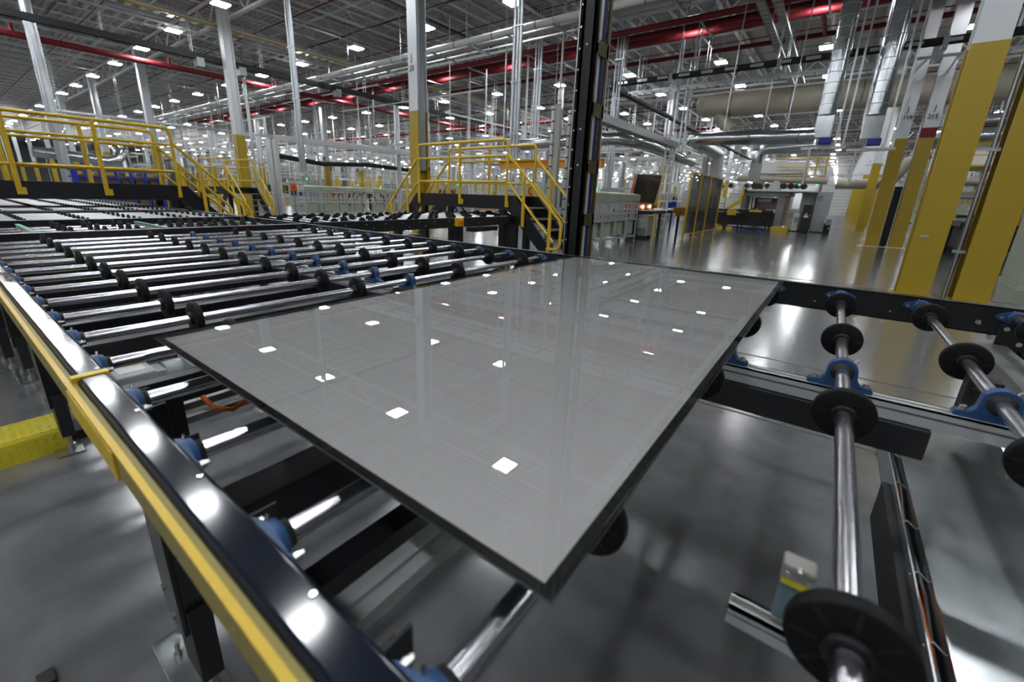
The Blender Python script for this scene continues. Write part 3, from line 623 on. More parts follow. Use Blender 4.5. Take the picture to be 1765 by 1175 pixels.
# ------------------------------------------------------------------ inspection benches
def bench_proto():
    t = thing('inspection_bench', '', 'bench', (0,0,0)); S = 0.022; L = 1.0; D = 0.75   # long side along Y, front at x = 0
    fr = MB()
    for yy in (0.03, L-0.03):
        for xx in (0.0, -D): fr.box(xx-S, xx+S, yy-S, yy+S, 0.12, 1.40)
    for zz in (0.20, 0.80, 1.02, 1.38):
        fr.box(-S, S, 0.03, L-0.03, zz-S, zz+S); fr.box(-D-S, -D+S, 0.03, L-0.03, zz-S, zz+S)
        for yy in (0.03, L-0.03): fr.box(-D, 0, yy-S, yy+S, zz-S, zz+S)
    for yy in (0.30, 0.50, 0.70): fr.box(-S, S, yy-S*0.7, yy+S*0.7, 0.80, 1.38)
    build(fr, 'bench_frame', ALU, t)
    build(MB().prism([(0.05,1.43),(0.06,1.66),(-0.30,1.72),(-D,1.72),(-D,1.43)], 'y', 0.0, L-0.008), 'top_cover', GREEN, t, 0.006)
    build(MB().box(-0.5,-0.05,0.18,0.80,0.28,0.74), 'bin', GREEN, t, 0.01)
    build(MB().box(-D,-0.02,0.05,L-0.05,0.83,0.85), 'shelf', LGREY, t)
    build(MB().cyl((-0.10,0.12,0.92),(-0.10,0.30,0.92),0.04,10).box(-0.14,-0.02,0.62,0.74,0.86,0.95), 'fixture', MGREY, t)
    for yy in (0.03, L-0.03):
        for xx in (0.0, -D): build(MB().cyl((xx,yy,0),(xx,yy,0.02),0.04,10).cyl((xx,yy,0.02),(xx,yy,0.13),0.012,8), 'levelling_foot', ALU, t)
    return t
bp = bench_proto(); bp.location = (-5.87, 12.08, 0); tag(bp, 'pale green topped inspection bench, nearest in the row right of the mast', 'bench', 'benches right of the mast')
for k in range(1, 4):
    d = dup(bp, (-5.87, 12.08+1.01*k, 0), 'pale green topped inspection bench, %s in the row right of the mast' % ORD[k])
for k in range(8):
    Y = 13.2 + k*1.03 + (0.55 if k > 3 else 0)
    d = dup(bp, (-24.0, Y, 0), 'pale green topped inspection bench, %s from the left in the row behind the branch conveyor' % ORD[k]); d['group'] = 'benches behind the branch conveyor'
for k in range(3):
    d = dup(bp, (-18.2, 24.5+1.02*k, 0), 'pale green topped inspection bench, %s in the short row beyond the middle footbridge' % ORD[k]); d['group'] = 'benches beyond the footbridge'
s2 = tag(build(MB().box(-23.98,-23.95,12.45,12.80,h(-0.10),h(0.28)), 'notice_board', ORANGE), 'orange board with a number at the left end of the far benches', 'sign')
lettering('6', 0.34, s2, (-23.945, 12.62, h(0.09)), (PI/2, 0, PI/2)); build(MB().box(-24.02,-23.98,12.6,12.65,0,h(0.2)), 'sign_post', STEEL, s2)

# aluminium cable gantries
def gantry(label, X, ya, yb, z, posts, ladder=None):
    t = thing('cable_gantry', label, 'gantry', (X, ya, 0))
    build(MB().box(X-0.16,X-0.15,ya,yb,z-0.02,z+0.18).box(X+0.15,X+0.16,ya,yb,z-0.02,z+0.18), 'tray_side', ALU, t)
    b = MB(); y = ya+0.1
    while y < yb: b.box(X-0.15,X+0.15,y,y+0.06,z-0.02,z+0.01); y += 0.30
    build(b, 'tray_rungs', ALU, t)
    build(MB().box(X-0.12,X+0.10,ya,yb,z+0.01,z+0.06), 'cable_bundle', PIT, t)
    for Y in posts: build(MB().box(X-0.09,X-0.03,Y,Y+0.12,0,z).box(X+0.03,X+0.09,Y,Y+0.12,0,z).box(X-0.13,X+0.13,Y-0.05,Y+0.17,0,0.015), 'gantry_post', ALU, t)
    if ladder is not None:
        build(MB().box(X-0.18,X-0.14,ladder,ladder+0.05,0,z).box(X+0.16,X+0.20,ladder,ladder+0.05,0,z), 'ladder_side', ALU, t)
        b = MB(); q = 0.12
        while q < z: b.box(X-0.16,X+0.17,ladder-0.01,ladder+0.04,q,q+0.05); q += 0.33
        build(b, 'ladder_rung', WPIPE, t)
    return t
gantry('aluminium cable gantry with a ladder drop, right of the mast', -5.45, 11.2, 18.0, h(1.93), (17.9,), 17.6)
gt2 = gantry('aluminium cable gantry on posts behind the branch conveyor', -18.7, 9.15, 22.0, h(1.88), (9.15, 15.6, 21.5))
build(MB().box(-19.0,-18.72,9.1,9.2,0,h(1.9)).box(-18.62,-18.34,9.1,9.2,0,h(1.9)), 'gantry_upright', ALU, gt2); build(MB().box(-18.50,-18.48,9.15,22.0,h(1.84),h(2.06)), 'tray_face', ALU, gt2)
b = MB().tube([(-18.9,9.3,h(1.3)),(-19.0,11.5,h(1.12)),(-19.1,14.0,h(1.25)),(-19.0,16.5,h(1.15)),(-18.9,18.0,h(1.3))], 0.10, 8)
tag(build(b, 'black_hose', BLACKM), 'thick black hose slung under the left cable gantry', 'hose')

# ------------------------------------------------------------------ dark guard fence with yellow posts
ft = thing('guard_fence', 'machine guard fence with yellow posts and dark mesh panels', 'fence', (-4.72, 18.3, 0))
fy = (18.3, 19.9, 21.6, 24.0)
for Y in fy: build(MB().box(-4.75,-4.68,Y-0.035,Y+0.035,0,h(1.11)).box(-4.80,-4.62,Y-0.07,Y+0.07,0,0.012), 'fence_post', YEL, ft)
for a, c in zip(fy, fy[1:]):
    b = MB(); y = a+0.06
    while y < c-0.05: b.box(-4.722,-4.716,y,y+0.014,0.22,h(1.03)); y += 0.05
    for q in range(48): b.box(-4.724,-4.714,a+0.05,c-0.05,0.22+q*0.048,0.226+q*0.048)
    build(b, 'mesh_panel', SCREEN, ft)
    build(MB().box(-4.735,-4.705,a+0.035,c-0.035,h(1.03),h(1.07)).box(-4.735,-4.705,a+0.035,c-0.035,0.18,0.22), 'panel_frame', YEL, ft)
# yellow cross rail left of fence, orange machine, tilted dark panel
tr = thing('tilting_table', 'orange tilting table holding a dark glass panel upright beyond the benches', 'tilting table', (-6.6, 17.9, 0))
build(MB()._add([(-6.55,17.30,h(-0.10)),(-6.35,19.35,h(-0.16)),(-6.35,19.95,h(1.02)),(-6.55,17.75,h(0.96)),(-6.62,17.30,h(-0.10)),(-6.42,19.35,h(-0.16)),(-6.42,19.95,h(1.02)),(-6.62,17.75,h(0.96))], [(0,1,2,3),(7,6,5,4),(0,4,5,1),(1,5,6,2),(2,6,7,3),(3,7,4,0)]), 'dark_panel', mat('dark_glass', (0.012,0.010,0.010), 0.12, coat=0.5), tr)
build(MB().bar((-6.66,17.22,h(-0.12)),(-6.66,17.70,h(0.96)),0.05,0.10).bar((-6.5,17.25,h(-0.15)),(-6.4,19.4,h(-0.2)),0.06,0.06), 'orange_arm', ORANGE, tr)
build(MB().box(-6.7,-6.1,16.8,19.0,h(-0.36),h(-0.20)), 'orange_base', ORANGE, tr)
build(MB().box(-6.6,-6.2,17.0,18.8,0,h(-0.45)), 'pedestal', BLACK, tr)
build(MB().cyl((-6.05,17.2,h(-0.28)),(-6.08,17.2,h(-0.28)),0.06,12).cyl((-6.05,18.0,h(-0.27)),(-6.08,18.0,h(-0.27)),0.06,12), 'work_lamp', LEDA, tr)
mc2 = thing('feed_conveyor', 'low roller conveyor with a yellow guard beyond the ladder', 'conveyor', (-5.9, 19.5, 0))
build(MB().box(-6.7,-5.3,16.2,16.3,h(-0.50),h(-0.42)).box(-5.35,-5.28,16.3,24.0,h(-0.50),h(-0.40)).box(-6.9,-6.83,16.3,24.0,h(-0.5),h(-0.4)), 'side_beam', BLACK, mc2)
for k in range(30): build(MB().cyl((-6.83,16.4+k*0.25,h(-0.42)),(-5.35,16.4+k*0.25,h(-0.42)),0.03,8), 'roller', WPIPE if k % 2 else CHROME, mc2)
build(MB().box(-5.27,-5.22,18.4,24.0,h(-0.45),h(-0.28)), 'yellow_guard', YEL, mc2)
build(MB().box(-5.27,-5.22,18.9,21.0,h(-0.62),h(-0.46)), 'orange_guard', ORANGE, mc2)
for Y in (17.0, 19.5, 22.0, 23.8): build(MB().box(-5.36,-5.28,Y,Y+0.08,0,h(-0.5)).box(-6.9,-6.82,Y,Y+0.08,0,h(-0.5)), 'leg', BLACK, mc2)
ck = thing('chiller_cabinet', 'small white and grey cabinet on a black plinth beside the ladder', 'cabinet', (-6.0, 17.4, 0))
build(MB().box(-6.25,-5.78,17.15,17.75,0.12,0.92), 'cabinet_body', LGREY, ck, 0.02); build(MB().box(-6.22,-5.80,17.18,17.72,0,0.12), 'plinth', BLACKM, ck)
build(MB().box(-6.18,-5.85,17.143,17.15,0.14,0.42), 'grille', STEEL, ck); build(MB().box(-5.92,-5.84,17.143,17.15,0.66,0.80), 'control_label', LABELY, ck)
# ------------------------------------------------------------------ laminating press at the back
pr = thing('press_machine', 'big grey press with an open front at the end of the aisle floor', 'press', (-3.5, 31, 0))
build(MB().box(-4.7,-4.45,30.2,33.5,0.2,h(0.40)).box(-2.85,-2.45,30.2,33.5,0.2,h(0.40)), 'press_upright', STEEL, pr, 0.02)
build(MB().box(-4.7,-2.3,30.1,33.6,h(0.40),h(0.62)), 'press_head', MGREY, pr, 0.02); build(MB().box(-5.2,-1.0,29.9,33.6,h(0.64),h(0.72)), 'top_walkway', LGREY, pr)
build(MB().box(-4.4,-2.9,30.6,30.7,h(-0.35),h(0.30)), 'platen', mat('platen_brown', (0.16,0.13,0.11), 0.5), pr); build(MB().box(-3.9,-3.2,30.5,30.6,h(0.05),h(0.22)), 'platen_bracket', LGREY, pr)
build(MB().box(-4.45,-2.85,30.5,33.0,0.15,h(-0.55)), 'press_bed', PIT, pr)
build(MB().box(-4.25,-4.15,30.15,30.25,h(-0.4),h(0.38)).box(-4.08,-4.0,30.15,30.25,h(-0.3),h(0.38)), 'guide_column', LGREY, pr)
for k, X in enumerate((-4.55,-4.15,-3.9,-3.5,-2.7,-2.35,-2.05,-1.75,-6.0,-5.4)):
    f_ = tag(build(MB().cyl((X,30.0,h(0.95)),(X,30.5,h(0.95)),0.17,16).cyl((X,29.96,h(0.95)),(X,30.0,h(0.95)),0.12,16,1), 'blower', [DRED if k % 3 else MGREY, PIT]), 'round %s blower, %s in the row on top of the press' % ('dark red' if k % 3 else 'grey', ORD[k]), 'blower', 'blowers on the press')
tag(build(MB().prism([(-3.45,h(0.72)),(-2.8,h(0.72)),(-2.95,h(1.22)),(-3.2,h(1.22))], 'y', 29.92, 30.4), 'duct_hood', LGREY), 'grey tapered duct hood on top of the press', 'hood')
tag(build(MB().cyl((-5.3,31.2,h(1.42)),(-0.75,31.2,h(1.28)),0.18,16), 'beige_pipe', BEIGE), 'fat beige pipe lying across the top of the press', 'pipe')
for k, X in enumerate((-1.95, -1.15)): tag(build(MB().box(X-0.05,X+0.05,29.85,29.9,h(0.98),h(1.04)), 'signal_light', LEDG), 'small green signal light, %s one above the press cabinets' % ('left','right')[k], 'light')
hv = thing('air_handler', 'white air handling box behind the yellow rail above the press', 'air handler', (-3.0, 33, h(1.6)))
build(MB().box(-4.3,-1.9,32.6,34.6,h(1.75),h(2.45)), 'white_box', WPIPE, hv, 0.03); build(MB().box(-4.4,-1.8,32.5,34.7,h(1.60),h(1.72)), 'box_base', STEEL, hv)
build(MB().box(-4.4,-1.0,31.9,34.9,h(1.45),h(1.55)), 'mezzanine_deck', MGREY, hv)
for X in (-4.3,-1.1): build(MB().box(X-0.08,X+0.08,34.2,34.4,0,h(1.45)), 'mezzanine_leg', MGREY, hv)
b = MB()
for zz in (1.62, 2.1, 2.55): b.cyl((-3.4,31.95,h(zz)),(-0.95,31.95,h(zz-0.03)),0.035,8)
for X in (-1.9,-1.45,-0.98): b.cyl((X,31.95,h(1.5)),(X,31.95,h(2.6)),0.035,8)
build(b, 'yellow_railing', YEL, hv)
cb = thing('control_cabinet', 'tall black control cabinet with a warning label before the grey cabinets', 'cabinet', (-1.28, 29.9, 0))
build(MB().box(-1.52,-1.10,29.75,30.2,0.03,h(-0.03)), 'cabinet_body', BLACKM, cb, 0.01); build(MB().box(-1.42,-1.22,29.742,29.75,0.80,0.92), 'warning_label', LABELW, cb); build(MB().box(-1.36,-1.28,29.742,29.75,0.94,1.04), 'yellow_symbol', LABELY, cb); build(MB().box(-1.16,-1.13,29.73,29.75,0.85,0.97), 'door_handle', BOLT, cb)
for k, (xa, xb, ya, zt_, lab) in enumerate(((-1.05,-0.35,30.3,0.68,'wide grey cabinet right of the black control cabinet'),(-1.75,-1.08,30.6,0.60,'grey cabinet with a vent behind the black control cabinet'),(-2.25,-1.85,30.3,-0.30,'low beige cabinet left of the black control cabinet'),(-1.9,-1.6,29.9,-0.50,'low pale grey box beside the black control cabinet'),(-0.42,-0.12,29.6,-0.55,'small light grey box on legs at the aisle edge'))):
    c = thing('cabinet', lab, 'cabinet', (xa, ya, 0))
    z0 = 0.55 if k == 4 else 0.05
    build(MB().box(xa,xb,ya,ya+0.7,z0,h(zt_)), 'cabinet_body', (MGREY, MGREY, BEIGE, LGREY, LGREY)[k], c, 0.012); build(MB().box(xa+0.06,xa+0.3,ya-0.006,ya,h(zt_)-0.5,h(zt_)-0.2), 'door_vent', STEEL, c)
    build(MB().box(xb-0.08,xb-0.05,ya-0.02,ya,h(zt_)-0.75,h(zt_)-0.6), 'door_handle', BOLT, c)
    build(MB().box(xa+0.03,xb-0.03,ya+0.03,ya+0.6,0.0,z0) if k != 4 else MB().box(xa,xa+0.04,ya,ya+0.04,0,z0).box(xb-0.04,xb,ya,ya+0.04,0,z0).box(xa,xb,ya+0.6,ya+0.66,0,z0), 'plinth', BLACKM, c)
c = tag(build(MB().box(-2.75,-1.95,28.6,29.3,0.0,0.26), 'yellow_step', YEL, None, 0.02), 'yellow step block on the floor in front of the press', 'step')
rc = thing('press_feed_conveyor', 'black and yellow roller conveyor feeding the press', 'conveyor', (-5.5, 28.5, 0))
build(MB().box(-7.6,-2.9,28.2,28.3,h(-0.52),h(-0.38)).box(-7.6,-2.9,29.5,29.6,h(-0.52),h(-0.38)), 'side_beam', BLACK, rc)
for k in range(22): build(MB().cyl((-7.5+k*0.21,28.3,h(-0.40)),(-7.5+k*0.21,29.5,h(-0.40)),0.03,8), 'roller', WPIPE if k % 3 == 0 else CHROME, rc)
for X in (-7.0,-5.9,-5.2,-4.4,-3.6,-3.0): build(MB().box(X,X+0.08,28.2,28.3,0,h(-0.5)).box(X,X+0.08,29.5,29.6,0,h(-0.5)), 'leg', BLACK, rc)
for X, w_ in ((-7.2,1.1),(-5.0,0.45),(-3.9,0.6)): build(MB().box(X,X+w_,28.12,28.2,h(-0.72) if w_ < 0.5 else h(-0.50),h(-0.40)), 'yellow_guard', YEL, rc)
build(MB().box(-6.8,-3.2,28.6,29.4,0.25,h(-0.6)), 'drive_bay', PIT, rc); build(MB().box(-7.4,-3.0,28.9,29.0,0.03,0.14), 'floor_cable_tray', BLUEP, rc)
for k, X in enumerate((-7.3,-6.7,-6.1,-5.4,-4.9)): tag(build(MB().box(X,X+0.28,28.0,28.2,0,0.15), 'yellow_foot_block', YEL), 'yellow foot block on the floor, %s from the left under the press conveyor' % ORD[k], 'block', 'yellow foot blocks')
# robot arm
ra = thing('robot_arm', 'yellow industrial robot arm leaning toward the press opening', 'robot', (-5.2, 29.9, 0))
build(MB().cyl((-5.5,29.9,0),(-5.5,29.9,0.75),0.22,16).cyl((-5.5,29.9,0.75),(-5.5,29.9,1.0),0.20,16), 'robot_base', YEL, ra)
build(MB().bar((-5.45,29.85,1.0),(-4.75,29.85,1.55),0.16,0.20).cyl((-5.45,29.7,1.0),(-5.45,30.0,1.0),0.17,14), 'lower_arm', YEL, ra)
build(MB().bar((-4.75,29.85,1.5),(-4.62,29.85,2.15),0.14,0.18).cyl((-4.75,29.72,1.5),(-4.75,29.98,1.5),0.14,14), 'upper_arm', YEL, ra)
build(MB().bar((-4.62,29.85,2.15),(-4.45,29.85,2.25),0.10,0.10), 'wrist', BLACKM, ra)
yl = thing('yellow_ladder_frame', 'yellow ladder cage standing between the fence and the robot', 'ladder', (-6.3, 30.5, 0))
b = MB()
for X in (-7.2,-6.8,-6.4,-6.0,-5.65): b.box(X-0.03,X+0.03,30.4,30.46,0,h(0.75))
for z in (0.4, 0.9, 1.4, 1.9, 2.2): b.box(-7.2,-5.65,30.4,30.46,z,z+0.05)
build(b, 'ladder_frame', YEL, yl)
# ------------------------------------------------------------------ galvanised ducts
def ducts():
    t = thing('air_duct', 'horizontal galvanised duct with an elbow, upper one before the press', 'duct', (-3.2, 20, h(2.4)))
    build(MB().tube([(-1.15,20.0,h(2.36)),(-2.0,20.0,h(2.38)),(-5.0,20.0,h(2.44)),(-5.25,20.1,h(2.44)),(-5.40,20.35,h(2.42)),(-5.40,21.0,h(2.41)),(-5.38,25.5,h(2.30))], 0.26, 20), 'duct_run', GALV, t); build(MB().cyl((-5.38,25.2,h(2.2)),(-5.38,25.2,h(1.0)),0.30,16).cyl((-5.9,25.2,h(2.2)),(-5.9,25.2,h(1.0)),0.16,16), 'down_duct', LGREY, t)
    build(MB().cyl((-1.62,20,h(2.37)),(-1.66,20,h(2.37)),0.275,20).cyl((-3.2,20,h(2.40)),(-3.23,20,h(2.40)),0.268,20), 'duct_collar', STEEL, t)
    for X in (-2.1,-4.2): build(MB().bar((X,20,h(2.62)),(X+0.1,20,h(8.3)),0.03,0.03), 'duct_hanger', GALVR, t)
    t = thing('air_duct', 'smaller galvanised duct with an elbow, just under the upper duct', 'duct', (-2.2, 24, h(2.2)))
    build(MB().tube([(-1.3,24,h(2.45)),(-3.0,24,h(2.36)),(-3.25,24,h(2.32)),(-3.4,24,h(2.10)),(-3.4,24,h(1.2))], 0.22, 18), 'duct_run', GALV, t)
    build(MB().cyl((-3.4,24,h(1.75)),(-3.4,24,h(0.95)),0.25,16).box(-3.42,-3.38,24,24.04,h(2.4),h(8)), 'down_duct', LGREY, t)
    for k, (X, dz) in enumerate(((-0.95, 0.0), (0.38, -0.1))):
        t = thing('duct_riser', 'galvanised spiral duct riser with a blue damper motor, %s of the pair' % ('left', 'right')[k], 'duct', (X, 20, h(2.0)))
        build(MB().cyl((X,20,h(3.0+dz)),(X,20,ZR-0.3),0.27,24), 'riser', GALV, t)
        b = MB()
        for q in range(18): b.lathe((X,20,h(3.0+dz+q*0.33)),(0,0,1),[(0,0.271),(0.01,0.279),(0.02,0.271)],24)
        build(b, 'spiral_seam', GALVR, t)
        build(MB().box(X-0.26,X+0.26,19.76,20.24,h(2.25+dz),h(2.98+dz)), 'damper_box', GALV, t, 0.02)
        build(MB().box(X-0.05,X+0.32,19.56,19.80,h(2.02+dz),h(2.25+dz)), 'damper_motor', BLUEP, t, 0.03)
        build(MB().box(X-0.55,X+0.75,19.9,20.1,h(1.90+dz),h(1.98+dz)).box(X-0.3,X-0.24,19.9,20.1,h(0.70),h(1.90+dz)), 'support_frame', GALVR, t)
        build(MB().box(X+0.40,X+0.46,20.0,20.06,h(1.9),ZR-0.3).box(X+0.62,X+0.68,20.0,20.06,h(1.9),ZR-0.3), 'strut_hanger', GALVR, t)
        build(MB().cyl((X-0.2,20.6,h(2.6)),(X-0.2,20.6,ZR-0.3),0.10,12), 'side_pipe', GALVR, t)
    t = thing('beige_duct', 'fat beige duct hanging behind the galvanised ducts', 'duct', (-4, 30, h(5.4)))
    build(MB().cyl((-8.0,32,h(5.9)),(12.0,32,h(5.5)),0.72,24).cyl((-8.5,32,h(5.9)),(-8.0,32,h(5.9)),0.40,20,r2=0.72), 'duct_run', BEIGE, t)
    for X in (-6.5,-3.4,-0.2,3.5): build(MB().lathe((X,32,h(5.8)),(1,0,0),[(0,0.72),(0,0.76),(0.08,0.76),(0.08,0.72)],24).box(X-0.03,X+0.03,31.97,32.03,h(6.6),ZR), 'duct_band', STEEL, t)
    build(MB().cyl((-7.2,32,h(5.3)),(-6.0,31,h(4.2)),0.28,14), 'branch_stub', BEIGE, t)
ducts()
# ------------------------------------------------------------------ overhead services
def overhead(name, lab, cat, mb, m): return tag(build(mb, name, m), lab, cat)
def hangers(par, axis, c, a, b_, z, step, off=0.0):
    mb = MB(); q = a
    while q < b_:
        p = (c+off, q, z) if axis == 'y' else (q, c+off, z); mb.box(p[0]-0.012, p[0]+0.012, p[1]-0.012, p[1]+0.012, z, h(8.3)); q += step
    build(mb, 'hanger_rod', GALVR, par)
# white pair along X
wp = thing('pipe_run', 'pair of white jacketed pipes crossing under the roof in front of the three red pipes', 'pipework', (-20, 15.4, h(6)))
build(MB().cyl((-60,15.1,h(6.0)),(6,15.1,h(6.0)),0.13,16), 'white_pipe', WPIPE, wp); build(MB().cyl((-60,15.65,h(6.0)),(6,15.65,h(6.0)),0.11,16), 'white_pipe', WPIPE, wp)
build(MB().cyl((-60,16.05,h(5.9)),(6,16.05,h(5.9)),0.04,10), 'thin_pipe', WPIPE, wp)
x = -58.0
b = MB(); c2 = MB()
while x < 5: b.box(x,x+0.05,14.85,16.4,h(5.80),h(5.86)); c2.cyl((x+1.2,15.1,h(6)),(x+1.26,15.1,h(6)),0.136,16).cyl((x+1.9,15.65,h(6)),(x+1.96,15.65,h(6)),0.117,16); x += 2.03
build(b, 'pipe_support', GALVR, wp); build(c2, 'pipe_band', STEEL, wp)
hangers(wp, 'x', 14.9, -58, 5, h(5.83), 4.06); hangers(wp, 'x', 16.35, -58, 5, h(5.83), 4.06)
# three fat red mains
rp = thing('red_pipe_run', 'three fat dark red pipes side by side crossing under the roof', 'pipework', (-15, 22.6, h(7.4)))
for Y, r in ((20.3, 0.115), (21.15, 0.12), (22.0, 0.15)): build(MB().cyl((-60,Y,h(6.95)),(12,Y,h(6.95)),r,16), 'red_pipe', RED, rp)
b = MB(); x = -58.5
while x < 11: b.box(x,x+0.05,20.1,22.2,h(6.70),h(6.76)); x += 4.06
build(b, 'pipe_support', GALVR, rp)
r2 = thing('red_pipe_run', 'single red sprinkler main beyond the three red pipes', 'pipework', (-10, 25.1, h(7.0)))
build(MB().cyl((-24,25.1,h(7.0)),(14,25.1,h(7.0)),0.10,14), 'red_pipe', RED, r2); build(MB().cyl((-1.9,25.1,h(7.0)),(-1.9,22.2,h(6.95)),0.09,12), 'red_branch', RED, r2)
hangers(r2, 'x', 25.1, -23, 13, h(7.1), 5.0)
r3 = thing('red_pipe_run', 'single red sprinkler main running back along the left side under the roof', 'pipework', (-32, 10, h(6.5)))
build(MB().cyl((-32.0,-12,h(6.5)),(-32.0,60,h(6.5)),0.15,14), 'red_pipe', RED, r3)
b = MB(); y = -8.0
while y < 58: b.cyl((-32,y,h(6.5)),(-32,y,h(6.95)),0.09,10); y += 6.1
build(b, 'red_riser', RED, r3)
r4 = thing('red_pipe_run', 'far single red main crossing beyond the second pale girder', 'pipework', (-40, 46, h(6.5)))
build(MB().cyl((-80,33.5,h(6.0)),(-20,33.5,h(6.0)),0.12,12).cyl((-80,44.0,h(6.2)),(-10,44.0,h(6.2)),0.12,12), 'red_pipe', RED, r4)
def tray(lab, axis, c, a, b_, z, wd, m, side=0.10, rung=0.30, fill=None, name='cable_tray', rw=0.05):
    t = thing(name, lab, 'cable tray', (c, a, z) if axis == 'y' else (a, c, z))
    def B(mb, p0, p1, q0, q1, z0, z1): return mb.box(q0,q1,p0,p1,z0,z1) if axis == 'y' else mb.box(p0,p1,q0,q1,z0,z1)
    s = MB(); B(s, a, b_, c-wd/2, c-wd/2+0.012, z, z+side); B(s, a, b_, c+wd/2-0.012, c+wd/2, z, z+side); build(s, 'tray_side', m, t)
    r = MB(); q = a
    while q < b_: B(r, q, q+rw, c-wd/2, c+wd/2, z, z+0.02); q += rung
    build(r, 'tray_rungs', m, t)
    if fill: f_ = MB(); B(f_, a, b_, c-wd/2+0.02, c+wd/2-0.02, z+0.022, z+side*0.8); build(f_, 'cables', fill, t)
    hangers(t, axis, c, a+0.5, b_, z+side, 3.05, wd/2); hangers(t, axis, c, a+0.5, b_, z+side, 3.05, -wd/2)
    return t
t = tray('black busway running back under the roof at upper left', 'y', -24.4, -10, 60, h(5.5), 0.22, BLACKM, 0.24, 1.2, PIT, 'busway', 0.25)
for Y in (8.9, 10.7, 15.9): build(MB().box(-24.6,-24.2,Y,Y+0.3,h(5.2),h(5.56)), 'tap_box', MGREY, t)
t = tray('wide pale ladder tray with yellow edge lines running back under the roof', 'y', -25.6, -10, 70, h(7.3), 0.5, WPIPE, 0.14, 0.5, None, 'ladder_tray', 0.22)
build(MB().box(-25.34,-25.28,-10,70,h(7.28),h(7.34)), 'yellow_line', YEL, t)
tray('ladder tray next to the pale one, running back under the roof', 'y', -27.2, 0, 70, h(7.2), 0.9, ALU, 0.10, 0.5, None, 'ladder_tray', 0.12)
t = tray('black and silver busway crossing above the aisle in front of the ducts', 'x', 20.9, -9.5, 12, h(5.0), 0.20, BLACKM, 0.20, 1.0, None, 'busway', 0.2)
b = MB(); x = -9.2
while x < 11.5: b.box(x, x+0.45, 20.785, 20.80, h(5.04), h(5.15)); x += 0.9
build(b, 'silver_window', GALV, t)
for x in (-6.9, -2.9, 1.6): build(MB().box(x, x+0.14, 20.75, 21.05, h(4.85), h(5.22)), 'tap_box', LGREY, t)
tray('dark cable tray running back to the left of the galvanised ducts', 'y', -9.5, 20.9, 62, h(4.9), 0.30, BLACKM, 0.12, 0.5, PIT)
tray('silver ladder tray crossing just behind the busway above the aisle', 'x', 22.6, -9.4, 6, h(4.95), 0.5, GALVR, 0.10, 0.4)
tray('left ladder tray of the steep pair above the aisle', 'y', -3.42, 8, 35, h(6.4), 0.26, LGREY, 0.10, 0.45, WPIPE, 'ladder_tray', 0.1)
tray('right ladder tray of the steep pair above the aisle', 'y', -2.95, 8, 35, h(6.4), 0.26, LGREY, 0.10, 0.45, WPIPE, 'ladder_tray', 0.1)
tray('far ladder tray crossing the hall above the benches', 'x', 38.0, -60, -8, h(4.6), 0.5, ALU, 0.12, 0.5)
tray('far cable tray crossing the hall behind the middle footbridge', 'x', 30.5, -60, -12, h(3.2), 0.4, GALVR, 0.12, 0.5, PIT)
tray('cable tray running back above the far benches', 'y', -40.0, 6, 80, h(4.2), 0.4, GALVR, 0.12, 0.5, PIT)
tray('long cable tray running back between the second and third lamp lines', 'y', -13.5, 30, 100, h(3.6), 0.4, GALVR, 0.12, 0.5, PIT)
# small pipes and conduits hung just under the joists
rv = random.Random(5)
for k in range(26):
    ax = 'x' if k % 3 else 'y'; z = h(rv.uniform(7.45, 8.3)); m_ = (GALVR, BLACKM, JOISTW, STEEL)[k % 4]; r = rv.choice([0.03, 0.045, 0.06])
    if ax == 'x': c_ = 3.5 + k*2.35; p_, q_ = (rv.uniform(-80, -30), c_, z), (rv.uniform(-6, 20), c_, z)
    else: c_ = -1.5 - k*1.75; p_, q_ = (c_, rv.uniform(-8, 6), z), (c_, rv.uniform(40, 110), z)
    t = thing('roof_conduit', 'thin %s conduit running %s under the joists, %s of the small roof runs' % (('grey','black','pale','dark')[k % 4], 'across' if ax == 'x' else 'back', ORD[k % 20] if k < 20 else 'far '+ORD[k-20]), 'conduit', p_)
    build(MB().cyl(p_, q_, r, 8), 'conduit', m_, t)
    b = MB(); L_ = (Vector(q_)-Vector(p_)).length; n_ = int(L_/4)
    for i_ in range(n_):
        P_ = Vector(p_).lerp(Vector(q_), (i_+0.5)/n_); b.box(P_.x-0.01, P_.x+0.01, P_.y-0.01, P_.y+0.01, P_.z, h(8.45))
    build(b, 'hanger_rod', GALVR, t)
# vertical conduit bundles
def bundle(lab, X, Y, z0, n, r, sp=0.1, m=GALVR):
    t = thing('conduit_drop', lab, 'conduit', (X, Y, z0), 'conduit drops from the roof')
    for k in range(n): build(MB().cyl((X+k*sp, Y+0.02*(k % 2), z0), (X+k*sp, Y+0.02*(k % 2), ZR-0.6), r, 10), 'conduit', m, t)
    b = MB(); z = z0+0.8
    while z < ZR-0.8: b.box(X-0.08, X+(n-1)*sp+0.08, Y-0.06, Y-0.02, z, z+0.05); z += 1.6
    build(b, 'conduit_strap', GALVR, t); return t
bundle('bundle of three bright conduits hanging left of the black mast, down to the middle footbridge', -9.45, 12.9, h(1.2), 3, 0.055, 0.13)
bundle('bundle of three conduits hanging right of the tall white column at left', -16.0, 8.8, h(0.6), 3, 0.05, 0.12)
bundle('pair of conduits hanging behind the small left footbridge', -30.5, 13.6, 0.0, 2, 0.05, 0.16)
bundle('pair of conduits hanging left of the vertical ladder', -9.3, 20.6, h(0.4), 3, 0.04, 0.14)
bundle('thick pair of ducts dropping at far left behind the yellow railing', -27.2, 4.1, 0.0, 2, 0.15, 0.42, GALVR)
bundle('pair of struts hanging above the fence', -6.6, 21.0, h(4.9), 2, 0.03, 0.75)
